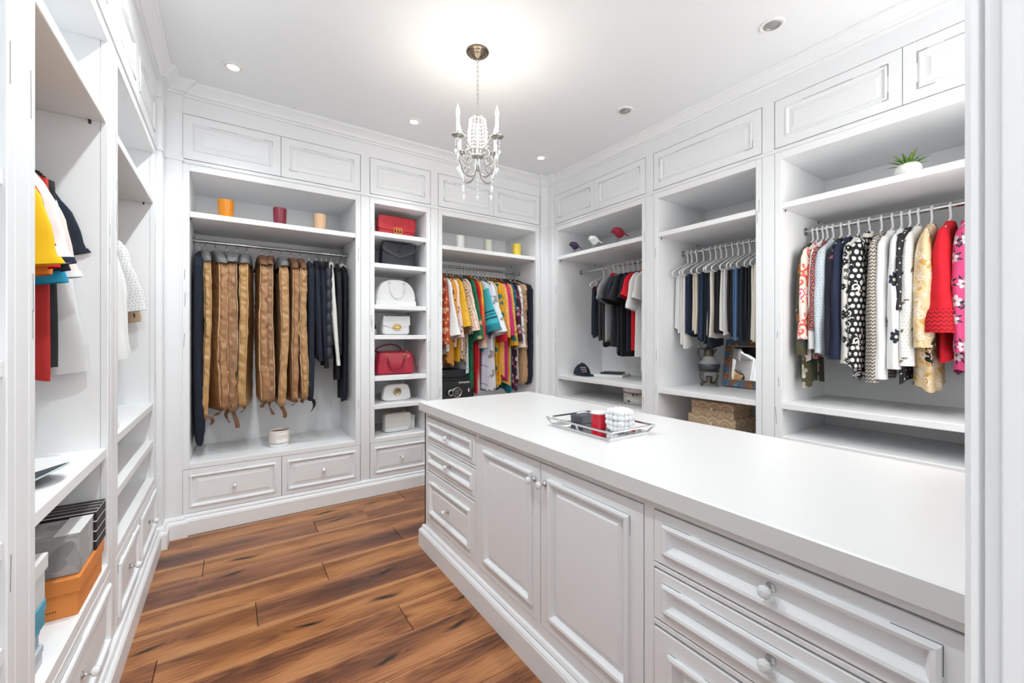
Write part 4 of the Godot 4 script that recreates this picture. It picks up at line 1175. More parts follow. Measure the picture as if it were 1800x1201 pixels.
func wardrobe_clothes() -> void:
	# --- the tan bags
	var z := -0.315
	garment_bag(on_rail(XFB, -0.192, z, 0.02), "long dark navy suit bag hanging against the side panel before the tan bags", "bagnavy", 1.50, {"short": "long dark navy suit bag", "th": 0.026, "w": 0.24, "crumple": 0.004, "bow": 0.006, "strap": 0.0})
	var nth := ["first", "second", "third", "fourth", "fifth", "sixth", "seventh", "eighth", "ninth", "tenth"]
	var tb := [[-0.158, "tan3", 1.31, "grey", 0.06, 0.022], [-0.098, "tan5", 1.26, "grey", 0.05, 0.031], [-0.026, "tan2", 1.27, "grey", 0.10, 0.027], [0.042, "tan4", 1.28, "grey", 0.13, 0.024], [0.108, "tan3", 1.25, "grey", 0.05, 0.028], [0.208, "tan5", 1.23, "brown", 0.05, 0.032], [0.272, "tan4", 1.23, "brown", 0.11, 0.022], [0.344, "tan1", 1.27, "grey", 0.10, 0.031], [0.416, "tan2", 1.24, "brown", 0.04, 0.023], [0.482, "tan1", 1.23, "brown", 0.04, 0.026]]
	for i in tb.size():
		var q = tb[i]
		var o := {"short": nth[i] + " tan garment bag", "felt": q[3], "strap": q[4], "th": q[5], "sd": i * 1.7}
		if i == 1: o.patch = -0.36
		if i == 2: o.patch = -1.02
		var extra := " with a high black patch" if i == 1 else (" with a low black patch" if i == 2 else (" with grey felt yoke" if q[3] == "grey" else " with brown yoke"))
		garment_bag(on_rail(XFB, q[0], z, [0.10, 0.3, 0.16, -0.12, -0.14, 0.05, -0.1, 0.02, 0.08, 0.03][i]), "crumpled tan garment bag" + extra + ", " + nth[i] + " from the dark suit bag", q[1], q[2], o)
	garment_bag(on_rail(XFB, 0.552, z, -0.04), "black soft garment bag between the tenth tan bag and the hooded jackets", "ink", 1.24, {"short": "black soft garment bag", "th": 0.024, "crumple": 0.004, "strap": 0.10, "bow": 0.004})
	var wh := "beside the tan garment bags"
	garment(on_rail(XFB, 0.610, z, -0.12), "jacket", "jacket", "dark navy hooded jacket", wh, "jackets beside the tan bags", {"m": "ink", "len": 0.78, "sl": 0.74, "th": 0.026, "out": 0.02, "collar": "ink", "cuff": "black", "tip": 0.75, "dx": 0.025, "kind": "metal", "short": "dark navy hooded jacket"})
	garment(on_rail(XFB, 0.650, z, -0.1), "jacket", "jacket", "charcoal zipped jacket with ribbed cuffs", wh, "jackets beside the tan bags", {"m": "bagnavy", "len": 0.80, "sl": 0.80, "th": 0.024, "out": 0.03, "collar": "charcoal", "cuff": "black", "ch": 0.05, "tip": 0.75, "dx": 0.025, "kind": "metal", "short": "charcoal zipped jacket"})
	var qj := garment(on_rail(XFB, 0.690, z, -0.1), "jacket", "jacket", "black quilted jacket with padded bands", wh, "jackets beside the tan bags", {"m": "quilt", "len": 0.74, "th": 0.022, "collar": "black", "kind": "metal", "short": "black quilted jacket"})
	for s in [1.0, -1.0]:
		var b := MB.new()
		var rows := []
		for i in 57:
			var f := i / 56.0
			var bulge := 0.72 + 0.28 * sqrt(absf(sin(f * PI * 8.0)))
			var ring := PackedVector3Array()
			for k in 24:
				var a := TAU * k / 24
				ring.append(Vector3(cos(a) * 0.032 * bulge, -0.15 - f * 0.74, s * (0.205 + 0.03 * f) + sin(a) * 0.05 * bulge))
			rows.append(ring)
		b.grid(rows, true, 3.0, false, true)
		obj("padded_sleeve", b, F.quilt, qj)
	garment(on_rail(XFB, 0.728, z, -0.16), "sweatshirt", "sweatshirt", "white hooded sweatshirt with a ribbed cuff", wh, "jackets beside the tan bags", {"m": "offwhite", "len": 0.68, "sl": 0.78, "th": 0.022, "out": 0.05, "collar": "offwhite", "cuff": "white", "ch": 0.05, "tip": 0.7, "dx": 0.05, "kind": "metal", "short": "white hooded sweatshirt"})
	garment(on_rail(XFB, 0.775, z, -0.1), "coat", "coat", "black belted coat with hanging straps", wh, "jackets beside the tan bags", {"m": "black", "len": 0.98, "sl": 0.7, "th": 0.022, "out": 0.02, "sh": 0.17, "kind": "metal", "short": "black belted coat"})
	garment(on_rail(XFB, 0.822, z, -0.05), "trousers", "trousers", "black long trousers under a patterned scarf", wh, "jackets beside the tan bags", {"m": "ink", "len": 1.16, "th": 0.020, "sh": 0.15, "collar": "bw_flower", "kind": "metal", "short": "black long trousers"})
	# --- the crowded rail of dresses
	var dr := [
		[1.690, "rust red floral dress with long sleeves", "dress", {"m": "rust_floral", "len": 0.72, "sl": 0.62, "sw": 0.075, "th": 0.030}],
		[1.742, "white embroidered blouse with bell sleeves", "blouse", {"m": "white", "len": 0.78, "sl": 0.54, "sw": 0.055, "tip": 1.7, "out": 0.09, "th": 0.026, "cuff": "white_sprig", "ch": 0.09, "sx": 0.022}],
		[1.775, "ochre dress printed with sparse sprigs", "dress", {"m": "ochre_sprig", "len": 0.90, "sl": 0.4, "th": 0.028}],
		[1.808, "blush blouse printed with dark sprigs", "blouse", {"m": "blush_print", "len": 0.72, "sl": 0.56, "sw": 0.06, "tip": 1.3, "out": 0.07, "th": 0.022}],
		[1.850, "golden yellow satin blouse", "blouse", {"m": "yellow_satin", "len": 0.86, "sl": 0.46, "sw": 0.06, "tip": 1.5, "out": 0.10, "th": 0.026}],
		[1.880, "pale peach narrow dress", "dress", {"m": "blush", "len": 0.78, "th": 0.018, "sh": 0.18}],
		[1.912, "brown leopard print dress", "dress", {"m": "leopard", "len": 0.86, "sl": 0.5, "sw": 0.06, "tip": 1.3, "out": 0.09, "th": 0.024}],
		[1.945, "white and peach striped kimono", "kimono", {"m": "peach_stripe", "len": 0.70, "sl": 0.5, "sw": 0.06, "tip": 1.5, "out": 0.12, "th": 0.022}],
		[1.978, "blue and white printed skirt dress", "dress", {"m": "sea_print", "len": 0.98, "th": 0.020, "sh": 0.17}],
		[2.015, "emerald green dress with floral cuffs", "dress", {"m": "green_floral", "len": 1.14, "sl": 0.58, "sw": 0.06, "tip": 1.35, "out": 0.10, "th": 0.030, "cuff": "green_cuff", "ch": 0.20}],
		[2.052, "plain crimson red dress", "dress", {"m": "red", "len": 1.18, "sl": 0.34, "th": 0.022}],
		[2.088, "orange to coral ombre dress", "dress", {"m": "ombre", "len": 1.16, "sl": 0.66, "sw": 0.05, "tip": 1.3, "out": 0.05, "th": 0.024, "vn": true}],
		[2.135, "turquoise tunic with banded sleeves", "tunic", {"m": "turq_bands", "len": 0.74, "sl": 0.50, "sw": 0.055, "tip": 2.0, "out": 0.14, "th": 0.024, "vn": true, "sx": 0.026}],
		[2.172, "lilac lace dress", "dress", {"m": "lilac_lace", "len": 1.18, "sl": 0.46, "sw": 0.05, "tip": 1.4, "out": 0.09, "th": 0.026}],
		[2.215, "white dress embroidered with bouquets", "dress", {"m": "white_bouquet", "len": 1.16, "sl": 0.52, "sw": 0.06, "tip": 1.9, "out": 0.14, "th": 0.046, "fl": 1.30, "sx": 0.030}],
		[2.255, "sandy beige plain dress", "dress", {"m": "cream", "len": 0.9, "sl": 0.5, "th": 0.020}],
		[2.298, "mustard dress printed with teal and red birds", "dress", {"m": "mustard_bird", "len": 1.15, "sl": 0.60, "sw": 0.055, "out": 0.06, "th": 0.026, "cuff": "redfold", "ch": 0.08, "tip": 1.3}],
		[2.342, "mustard leaf print dress", "dress", {"m": "mustard_leaf", "len": 1.12, "sl": 0.5, "th": 0.022}],
		[2.380, "apricot and pink blotched dress", "dress", {"m": "apricot_print", "len": 1.04, "sl": 0.56, "sw": 0.055, "tip": 1.2, "out": 0.06, "th": 0.024}],
		[2.420, "magenta blouse", "blouse", {"m": "magenta", "len": 1.08, "sl": 0.54, "sw": 0.05, "tip": 1.4, "out": 0.07, "th": 0.024}],
		[2.458, "golden wrap dress edged in dark print", "dress", {"m": "apricot_print", "len": 1.13, "sl": 0.64, "sw": 0.05, "tip": 1.4, "out": 0.05, "th": 0.022, "cuff": "mustard_bird", "ch": 0.12}],
		[2.495, "plain teal dress", "dress", {"m": "teal", "len": 1.20, "sl": 0.28, "th": 0.020}],
		[2.535, "plum dress with white flowers", "dress", {"m": "plum_floral", "len": 1.19, "sl": 0.6, "sw": 0.05, "tip": 1.2, "out": 0.05, "th": 0.030}],
		[2.585, "black and white swirl print dress", "dress", {"m": "zebra", "len": 1.10, "sl": 0.66, "sw": 0.06, "tip": 1.2, "out": 0.05, "th": 0.030, "cuff": "coral_swirl", "ch": 0.07}]]
	for q in dr:
		var o: Dictionary = q[3]
		o.kind = "slim"; o.short = q[1]; o.hgroup = "black hangers on the dress rail"; o.uvk = 5.2; o.wave = 0.012
		garment(on_rail(XFB, q[0], z, rng.randf_range(0.02, 0.16)), q[2], q[2], q[1], "on the crowded dress rail", "clothes on the crowded dress rail", o)
	garment_bag(on_rail(XFB, 2.640, z, 0.05), "brown rustling garment bag at the end of the crowded dress rail", "tan6", 1.24, {"short": "brown rustling garment bag", "th": 0.028, "w": 0.25, "strap": 0.0, "sd": 3.0})
	garment_bag(on_rail(XFB, 2.692, z, 0.04), "glossy navy suit bag with rounded shoulders, last on the dress rail", "bagnavy", 1.24, {"short": "glossy navy suit bag", "th": 0.022, "w": 0.285, "crumple": 0.004, "bow": 0.003, "sd": 5.0})
	# --- the bay with the birds
	z = -0.345
	var g := "sports tops under the toy birds"
	wh = "under the toy birds"
	trousers(on_rail(XFR, -3.09, z, 0.05), "black folded trousers nearest the side panel under the toy birds", "ink", 0.52, {"short": "black folded trousers", "w": 0.11, "z": 0.06})
	trousers(on_rail(XFR, -3.005, z, 0.08), "charcoal folded trousers beside the red piped vest", "charcoal", 0.55, {"short": "charcoal folded trousers", "w": 0.11, "z": 0.06})
	for q in [[-2.945, "grey vest with red piping", {"m": "charcoal", "len": 0.70, "th": 0.024, "collar": "red", "sl": 0.10, "sw": 0.05, "cuff": "brick"}], [-2.885, "pale grey t-shirt", {"m": "grey", "len": 0.66, "sl": 0.20, "sw": 0.075, "out": 0.07, "th": 0.026}], [-2.825, "faded black t-shirt", {"m": "charcoal", "len": 0.72, "sl": 0.21, "sw": 0.08, "out": 0.08, "th": 0.028}], [-2.765, "dark slate t-shirt", {"m": "ink", "len": 0.78, "sl": 0.22, "sw": 0.085, "out": 0.08, "th": 0.03}], [-2.70, "large black t-shirt", {"m": "black", "len": 0.80, "sl": 0.23, "sw": 0.09, "out": 0.09, "th": 0.032}], [-2.640, "slim black t-shirt", {"m": "ink", "len": 0.74, "sl": 0.21, "sw": 0.08, "out": 0.07, "th": 0.024}], [-2.575, "bright red t-shirt", {"m": "red", "len": 0.74, "sl": 0.20, "sw": 0.085, "out": 0.09, "th": 0.028}], [-2.520, "white t-shirt with a yellow and black crest on the sleeve", {"m": "white", "len": 0.78, "sl": 0.30, "sw": 0.08, "out": 0.06, "th": 0.026}], [-2.455, "plain white long t-shirt", {"m": "offwhite", "len": 0.90, "sl": 0.22, "sw": 0.08, "out": 0.06, "th": 0.03}]]:
		var o: Dictionary = q[2]
		o.kind = "tube"; o.short = q[1]; o.hgroup = "white tubular hangers"
		var gt := garment(on_rail(XFR, q[0], z, rng.randf_range(0.0, 0.14)), "shirt", "shirt", q[1], wh, g, o)
		if q[1].contains("crest"):
			var b := MB.new(); b.xf = Transform3D(Basis.IDENTITY, Vector3(-0.016, -0.40, 0.262))
			b.span(Vector3(-0.016, -0.02, -0.006), Vector3(0.016, 0.02, 0.006), 0.003)
			obj("crest_badge", b, F.mustard_bird, gt)
	# --- trousers
	for q in [[-2.118, "white folded trousers beside the side panel", "white", 0.47, 0.10], [-2.080, "longer white folded trousers behind the navy pair", "offwhite", 0.60, 0.12], [-2.035, "navy folded trousers between white and cream pairs", "navy", 0.50, 0.115], [-1.975, "cream pleated folded trousers", "cream", 0.49, 0.115], [-1.915, "dark blue stitched jeans folded over a hanger", "denim", 0.55, 0.12], [-1.868, "long black folded trousers before the coffee urn", "ink", 0.59, 0.12], [-1.825, "ivory folded trousers between two black pairs", "ivory", 0.52, 0.12], [-1.782, "black slim folded trousers behind pale pair", "black", 0.49, 0.11], [-1.732, "pale wide folded trousers in mid rail", "offwhite", 0.49, 0.125], [-1.690, "black creased folded trousers in mid rail", "black", 0.50, 0.115], [-1.645, "light blue jeans folded among black trousers", "blue_denim", 0.54, 0.115], [-1.603, "wide black folded trousers over the picture frame", "ink", 0.54, 0.125], [-1.555, "dark folded trousers next to the ivory pair", "black", 0.55, 0.12], [-1.490, "ivory folded trousers nearest the pilaster", "ivory", 0.56, 0.13]]:
		trousers(on_rail(XFR, q[0], z, rng.randf_range(-0.05, 0.12)), q[1], q[2], q[3], {"short": q[1], "w": q[4], "z": 0.04, "th": 0.021})
	# --- printed blouses
	g = "printed blouses under the succulent"
	wh = "under the potted succulent"
	for q in [[-1.192, "dark olive floral blouse", {"m": "camo_floral", "len": 0.92, "sl": 0.66, "sw": 0.06, "th": 0.034, "tip": 0.9}], [-1.165, "cream blouse with coral swirls", {"m": "coral_swirl", "len": 0.76, "sl": 0.56, "sw": 0.06, "tip": 1.1, "th": 0.030}], [-1.135, "white long sleeved blouse behind the wine one", {"m": "white", "len": 0.66, "sl": 0.62, "sw": 0.05, "tip": 0.8, "th": 0.024}], [-1.110, "wine red flecked blouse", {"m": "wine_fleck", "len": 0.74, "sl": 0.5, "sw": 0.055, "th": 0.026}], [-1.078, "pale blue lace blouse", {"m": "blue_lace", "len": 0.74, "sl": 0.64, "sw": 0.062, "tip": 0.85, "th": 0.034, "cuff": "paleblue", "ch": 0.05}], [-1.035, "black blouse with bright tropical flowers", {"m": "night_floral", "len": 0.66, "sl": 0.66, "sw": 0.06, "th": 0.030}], [-0.992, "plain navy blouse", {"m": "navy", "len": 0.70, "sl": 0.68, "sw": 0.065, "th": 0.034}], [-0.945, "cream blouse with black flowers", {"m": "bw_flower", "len": 0.70, "sl": 0.70, "sw": 0.062, "th": 0.034}], [-0.892, "black blouse with white discs and scrolls", {"m": "bw_paisley", "len": 0.86, "sl": 0.72, "sw": 0.07, "th": 0.038, "collar": "bw_flower"}], [-0.835, "taupe herringbone blouse", {"m": "herring", "len": 0.78, "sl": 0.80, "sw": 0.062, "tip": 1.0, "th": 0.034}], [-0.785, "white plain blouse with long flared sleeves", {"m": "white", "len": 0.68, "sl": 0.78, "sw": 0.052, "tip": 1.15, "th": 0.030}], [-0.745, "white blouse with blue flowers", {"m": "white_blue_flower", "len": 0.74, "sl": 0.72, "sw": 0.06, "th": 0.034}], [-0.708, "navy dotted blouse", {"m": "dot_black", "len": 0.86, "sl": 0.4, "th": 0.02}], [-0.672, "white blouse with pebble print", {"m": "white_pebble", "len": 0.74, "sl": 0.70, "sw": 0.058, "th": 0.032}], [-0.618, "gold and cream marbled blouse", {"m": "gold_marble", "len": 0.90, "sl": 0.60, "sw": 0.072, "tip": 1.1, "th": 0.040}], [-0.545, "bright red sweater with crocheted cuffs", {"m": "red", "len": 0.74, "sl": 0.52, "sw": 0.06, "tip": 1.5, "th": 0.034, "cuff": "red_crochet", "ch": 0.13, "sx": 0.04}], [-0.482, "pink blouse with dark flowers", {"m": "pink_floral", "len": 0.80, "sl": 0.62, "sw": 0.062, "th": 0.034}], [-0.435, "black blouse with white dots", {"m": "dot_black", "len": 0.84, "sl": 0.62, "sw": 0.06, "th": 0.030}]]:
		var o: Dictionary = q[2]
		o.kind = "bridge"; o.short = q[1]; o.hgroup = "white plastic hangers of the blouses"; o.out = o.get("out", 0.02)
		garment(on_rail(XFR, q[0], z, rng.randf_range(-0.04, 0.10)), "blouse", "blouse", q[1], wh, g, o)
	# --- polo shirts
	g = "polo shirts on the rail over the gift boxes"
	wh = "on the rail over the gift boxes"
	for q in [[1.560, "golden yellow polo shirt", {"m": "yellow", "len": 0.72, "sl": 0.30, "th": 0.03, "collar": "yellow", "cuff": "yellow"}], [2.072, "brick red long polo shirt", {"m": "brick", "len": 0.74, "th": 0.03, "sh": 0.237, "collar": "brick"}], [1.745, "amber yellow polo shirt with wide sleeves", {"m": "yellow", "len": 0.70, "sl": 0.34, "sw": 0.085, "th": 0.03, "cuff": "yellow"}], [1.79, "lime yellow polo shirt with dark cuff", {"m": "lime", "len": 0.70, "sl": 0.28, "th": 0.028, "cuff": "ink"}], [2.112, "long black polo shirt", {"m": "black", "len": 0.72, "sh": 0.245, "th": 0.020}], [1.838, "scarlet polo shirt", {"m": "red", "len": 0.72, "sl": 0.34, "sw": 0.065, "out": 0.075, "th": 0.028}], [1.880, "orange polo shirt", {"m": "orange", "len": 0.7, "sl": 0.355, "sw": 0.06, "out": 0.06, "th": 0.024}], [1.925, "white polo shirt with navy band", {"m": "white", "len": 0.72, "sl": 0.31, "sw": 0.068, "out": 0.09, "th": 0.03, "cuff": "navy", "ch": 0.03, "collar": "white"}], [1.970, "slim black polo shirt", {"m": "ink", "len": 0.70, "sl": 0.33, "sw": 0.06, "th": 0.024}], [2.015, "turquoise polo shirt", {"m": "turquoise", "len": 0.66, "sl": 0.365, "sw": 0.055, "out": 0.06, "th": 0.022}], [2.060, "blush polo shirt", {"m": "blush", "len": 0.68, "sl": 0.34, "sw": 0.06, "out": 0.08, "th": 0.024, "cuff": "white"}], [2.140, "pale grey ribbed sweater", {"m": "palegrey", "len": 0.66, "sl": 0.67, "sw": 0.064, "out": 0.075, "th": 0.022, "cuff": "palegrey", "ch": 0.10}], [2.162, "dark navy polo shirt", {"m": "ink", "len": 0.5, "sl": 0.24, "sw": 0.055, "out": 0.075, "th": 0.014, "cuff": "ink", "collar": "ink"}]]:
		var o: Dictionary = q[2]
		o.kind = "slim"; o.short = q[1]; o.hgroup = "slim hangers of the polo shirts"; o.sw = o.get("sw", 0.060); o.out = minf(o.get("out", 0.07), 0.075); o.sh = o.get("sh", 0.185) - 0.022
		garment(on_rail(XFL, q[0], z, rng.randf_range(-0.06, 0.06)), "polo_shirt", "shirt", q[1], wh, g, o)
	# --- white shirts
	g = "shirts in the far bay"
	wh = "on the rail over the low shelves"
	for q in [[2.900, "plum dotted blouse", {"m": "wine_dot", "len": 0.98, "sl": 0.4, "sw": 0.06, "out": 0.02, "th": 0.035}], [2.970, "crisp white shirt with long sleeves", {"m": "white", "len": 0.84, "sl": 0.66, "sw": 0.065, "out": 0.08, "th": 0.03, "cuff": "white", "ch": 0.05, "collar": "white"}], [3.050, "soft white blouse with gathered sleeves", {"m": "white", "len": 0.8, "sl": 0.66, "sw": 0.07, "out": 0.09, "th": 0.03, "tip": 0.8}], [3.130, "dark grey shirt between white shirts", {"m": "charcoal", "len": 0.88, "sl": 0.5, "sw": 0.06, "out": 0.03, "th": 0.03}], [3.215, "white flecked shirt with short sleeves", {"m": "white_fleck", "len": 0.78, "sl": 0.40, "sw": 0.085, "out": 0.12, "th": 0.035}], [3.290, "grey flecked shirt", {"m": "leopard", "len": 0.74, "sl": 0.46, "sw": 0.07, "out": 0.09, "th": 0.03}]]:
		var o: Dictionary = q[2]
		o.kind = "wooden"; o.short = q[1]; o.sh = 0.165; o.out = o.out * 0.7; o.hgroup = "wooden hangers in the far bay"
		garment(on_rail(XFL, q[0], z, rng.randf_range(-0.06, 0.06)), "shirt", "shirt", q[1], wh, g, o)

# ------------------------------------------------------------------ things on the shelves
func pillow(b: MB, pts: Array, d: float, o := Vector3.ZERO, bulge := 0.06, soft := 0.08) -> void:    # an outline in x, y with thickness and rounded edges
	var c := Vector2.ZERO
	for p in pts: c += p
	c /= pts.size()
	var rows := []
	for q in [[0.0, -1.0 - bulge], [0.5, -1.0 - bulge * 0.8], [1.0 - soft * 2.2, -1.0], [1.0 - soft, -0.94], [1.0 - soft * 0.3, -0.74], [1.0, -0.4], [1.0, 0.4], [1.0 - soft * 0.3, 0.74], [1.0 - soft, 0.94], [1.0 - soft * 2.2, 1.0], [0.5, 1.0 + bulge * 0.8], [0.0, 1.0 + bulge]]:
		var ring := PackedVector3Array()
		for p in pts:
			var e: Vector2 = c + (p - c) * q[0]
			ring.append(o + Vector3(e.x, e.y, d * q[1]))
		rows.append(ring)
	b.grid(rows, true, 4.0, false, false)

func outline(w: float, h: float, top: float, pw: float, n := 40) -> Array:     # rounded shape standing on y = 0; top = width at the top over that at the base
	var a := []
	for k in n:
		var t := TAU * k / n
		var y := h * 0.5 + h * 0.5 * sg(sin(t), pw)
		var x := w * 0.5 * sg(cos(t), pw) * lerpf(1.0, top, y / h)
		a.append(Vector2(x, y))
	return a

func arc_pts(c: Vector3, rx: float, ry: float, a0: float, a1: float, n: int, bend := 0.0) -> Array:
	var p := []
	for i in n + 1:
		var a := lerpf(a0, a1, float(i) / n)
		p.append(c + Vector3(cos(a) * rx, sin(a) * ry, bend * sin(PI * i / n)))
	return p

func part(called: String, parent: Node, m: Material, f: Callable) -> MeshInstance3D:
	var b := MB.new()
	f.call(b)
	return obj(called, b, m, parent)

func put(x: float, y: float, z: float, yaw := 0.0) -> Transform3D: return Transform3D(Basis(Vector3.UP, yaw), Vector3(x, y, z))

func handbags() -> void:
	var g := "handbags in the pigeonholes"
	var red := tmat(Pix.new(256, c8(196, 30, 48), 51).stripes(64, 5, c8(150, 18, 36)).stripes(64, 5, c8(150, 18, 36), false).zig(64, 7, c8(158, 20, 38)).tex(), 0.35)
	var t := thing("handbag", "bright red embossed flap handbag with square gold clasp, topmost pigeonhole", "handbag", put(1.245, 2.2405, -3.745, 0.04), g)
	part("body", t, mat(c8(176, 22, 40), 0.35), func(b): pillow(b, outline(0.345, 0.175, 0.98, 0.28), 0.045))
	part("flap", t, red, func(b):
		var a := []
		for p in outline(0.350, 0.125, 1.0, 0.22): a.append(p + Vector2(0, 0.054))
		pillow(b, a, 0.008, Vector3(0, 0, 0.048), 0.1, 0.06))
	part("tab", t, mat(c8(186, 26, 44), 0.3), func(b): b.span(Vector3(-0.03, 0.05, 0.056), Vector3(0.03, 0.115, 0.062), 0.003))
	part("clasp", t, M.gold, func(b):
		for s in [-1, 1]:
			b.span(Vector3(s * 0.036 - 0.004, 0.028, 0.058), Vector3(s * 0.036 + 0.004, 0.078, 0.068), 0.002)
			b.span(Vector3(-0.036, 0.053 + s * 0.022 - 0.004, 0.058), Vector3(0.036, 0.053 + s * 0.022 + 0.004, 0.068), 0.002)
		for k in [-0.012, 0.014]:
			b.span(Vector3(k - 0.004, 0.036, 0.058), Vector3(k + 0.004, 0.07, 0.066), 0.001)
			b.span(Vector3(k, 0.058, 0.058), Vector3(k + 0.014, 0.064, 0.066), 0.001))
	for s in [-1.0, 1.0]:
		part("strap_ring", t, M.gold, func(b): b.tube(arc_pts(Vector3(s * 0.183, 0.115, 0.0), 0.013, 0.016, 0, TAU, 14), 0.003, 6))
	part("shoulder_strap", t, M.blackplastic, func(b): b.tube([Vector3(-0.183, 0.1, 0), Vector3(-0.205, 0.07, 0.0), Vector3(-0.212, 0.03, -0.01), Vector3(-0.19, 0.010, -0.03), Vector3(-0.15, 0.008, -0.062)], 0.006, 8))
	# black quilted
	var blk := mat(c8(26, 30, 40), 0.3)
	t = thing("handbag", "black chevron quilted flap handbag on the second shelf down", "handbag", put(1.265, 1.9725, -3.745, 0.02), g)
	part("body", t, blk, func(b): pillow(b, outline(0.325, 0.205, 0.95, 0.26), 0.05))
	part("flap", t, blk, func(b):
		var a := [Vector2(-0.155, 0.21), Vector2(-0.158, 0.15), Vector2(-0.15, 0.13), Vector2(-0.08, 0.10), Vector2(0.0, 0.075), Vector2(0.08, 0.10), Vector2(0.15, 0.13), Vector2(0.158, 0.15), Vector2(0.155, 0.21)]
		a.reverse(); pillow(b, a, 0.009, Vector3(0, 0, 0.055), 0.1, 0.05))
	for fl in [true, false]:
		part("chevron_quilting", t, mat(c8(48, 52, 64), 0.2), func(b):
			for k in 9:
				for s in [-1.0, 1.0]:
					var y0: float = (0.098 + k * 0.021) if fl else (0.004 + k * 0.020)
					var p := []
					for i in 9:
						var x := i / 8.0 * 0.150
						var y: float = y0 + x * (0.55 if fl else 0.62) * (1.0 if fl else -1.0) + (0.0 if fl else 0.02)
						if fl and y < 0.204 or not fl and y > 0.008 and y < 0.094 + x * 0.3: p.append(Vector3(s * x, y, (0.0655 if fl else 0.053) - 0.02 * pow(x / 0.16, 6.0)))
					if p.size() > 1: b.tube(p, 0.0052, 6))
	part("monogram", t, mat(c8(70, 72, 80), 0.25, 1.0), func(b):
		b.tube([Vector3(-0.012, 0.19, 0.071), Vector3(0.0, 0.165, 0.073), Vector3(0.0, 0.125, 0.073)], 0.003, 6)
		b.tube([Vector3(0.014, 0.19, 0.071), Vector3(0.0, 0.165, 0.073)], 0.003, 6)
		b.tube([Vector3(0.014, 0.168, 0.073), Vector3(-0.012, 0.158, 0.073), Vector3(0.014, 0.145, 0.073), Vector3(-0.014, 0.135, 0.073)], 0.003, 6))
	part("top_strap", t, blk, func(b): b.tube([Vector3(-0.12, 0.207, 0.0), Vector3(-0.06, 0.217, 0.01), Vector3(0.05, 0.214, 0.01), Vector3(0.12, 0.206, 0.0)], 0.006, 8))
	# white dome
	var wl := mat(c8(236, 236, 238), 0.4)
	t = thing("handbag", "white dome-shaped handbag with two rolled handles and a hanging tag", "handbag", put(1.242, 1.6165, -3.76, 0.0), g)
	part("body", t, wl, func(b):
		var a := []
		for k in 41:
			var an := PI * k / 40.0
			a.append(Vector2(0.183 * sg(cos(an), 0.8), 0.055 + 0.185 * sg(sin(an), 0.85)))
		a.append(Vector2(-0.186, 0.02)); a.append(Vector2(-0.183, 0.0)); a.append(Vector2(0.183, 0.0)); a.append(Vector2(0.186, 0.02))
		pillow(b, a, 0.062, Vector3.ZERO, 0.12, 0.05))
	part("base_band", t, mat(c8(228, 228, 230), 0.35), func(b): b.span(Vector3(-0.184, 0.001, -0.06), Vector3(0.184, 0.052, 0.066), 0.006))
	for s in [1.0, -1.0]:
		part("handle", t, wl, func(b): b.tube([Vector3(-0.066, 0.205, s * 0.062), Vector3(-0.064, 0.16, s * 0.075), Vector3(-0.052, 0.11, s * 0.080), Vector3(-0.025, 0.078, s * 0.082), Vector3(0.0, 0.072, s * 0.082), Vector3(0.025, 0.078, s * 0.082), Vector3(0.052, 0.11, s * 0.080), Vector3(0.064, 0.16, s * 0.075), Vector3(0.066, 0.205, s * 0.062)], 0.007, 8))
		part("handle_ring", t, M.silver, func(b):
			for k in [-0.066, 0.066]: b.tube(arc_pts(Vector3(k, 0.20, s * 0.068), 0.009, 0.012, 0, TAU, 12), 0.0028, 6))
	part("tag", t, wl, func(b): b.span(Vector3(0.072, 0.115, 0.068), Vector3(0.095, 0.17, 0.073), 0.002))
	part("zip_pull", t, M.silver, func(b): b.span(Vector3(-0.03, 0.238, -0.008), Vector3(-0.005, 0.246, 0.008), 0.002))
	# white flap with gold oval
	t = thing("handbag", "white flap handbag with oval gold clasp on the fourth shelf down", "handbag", put(1.245, 1.3565, -3.75, -0.02), g)
	part("body", t, wl, func(b): pillow(b, outline(0.255, 0.165, 0.93, 0.30), 0.045))
	part("flap", t, mat(c8(226, 226, 228), 0.4), func(b):
		var a := [Vector2(-0.12, 0.17), Vector2(-0.126, 0.09), Vector2(-0.11, 0.082), Vector2(-0.05, 0.062), Vector2(0.0, 0.056), Vector2(0.06, 0.064), Vector2(0.115, 0.084), Vector2(0.124, 0.094), Vector2(0.12, 0.17)]
		a.reverse(); pillow(b, a, 0.007, Vector3(0, 0, 0.05), 0.1, 0.05))
	part("clasp", t, M.gold, func(b):
		b.tube(arc_pts(Vector3(0.0, 0.07, 0.062), 0.034, 0.021, 0, TAU, 28), 0.006, 8)
		b.span(Vector3(-0.018, 0.064, 0.056), Vector3(0.018, 0.072, 0.066), 0.002)
		b.span(Vector3(-0.004, 0.054, 0.056), Vector3(0.004, 0.084, 0.066), 0.002))
	for k in [-0.09, 0.08]:
		part("chain_end", t, M.gold, func(b):
			for i in 3: b.tube(arc_pts(Vector3(k + i * 0.014, 0.166 + 0.004 * sin(i * 2.0), 0.0), 0.009, 0.007, 0, TAU, 10), 0.0025, 6))
	t = thing("small_bottle", "small black-capped bottle behind the white flap handbag", "bottle", put(1.070, 1.3565, -3.80))
	part("body", t, mat(c8(206, 204, 196), 0.4), func(b): b.lathe([[0.0, 0.055], [0.020, 0.055], [0.022, 0.05], [0.022, 0.0], [0.0, 0.0]], 18))
	part("cap", t, M.blackplastic, func(b): b.lathe([[0.0, 0.095], [0.013, 0.094], [0.014, 0.075], [0.019, 0.072], [0.020, 0.056], [0.0, 0.056]], 18))
	# red tote
	var wv := tmat(Pix.new(256, c8(190, 40, 66), 52).zig(22, 6, c8(146, 22, 46)).tex(), 0.35)
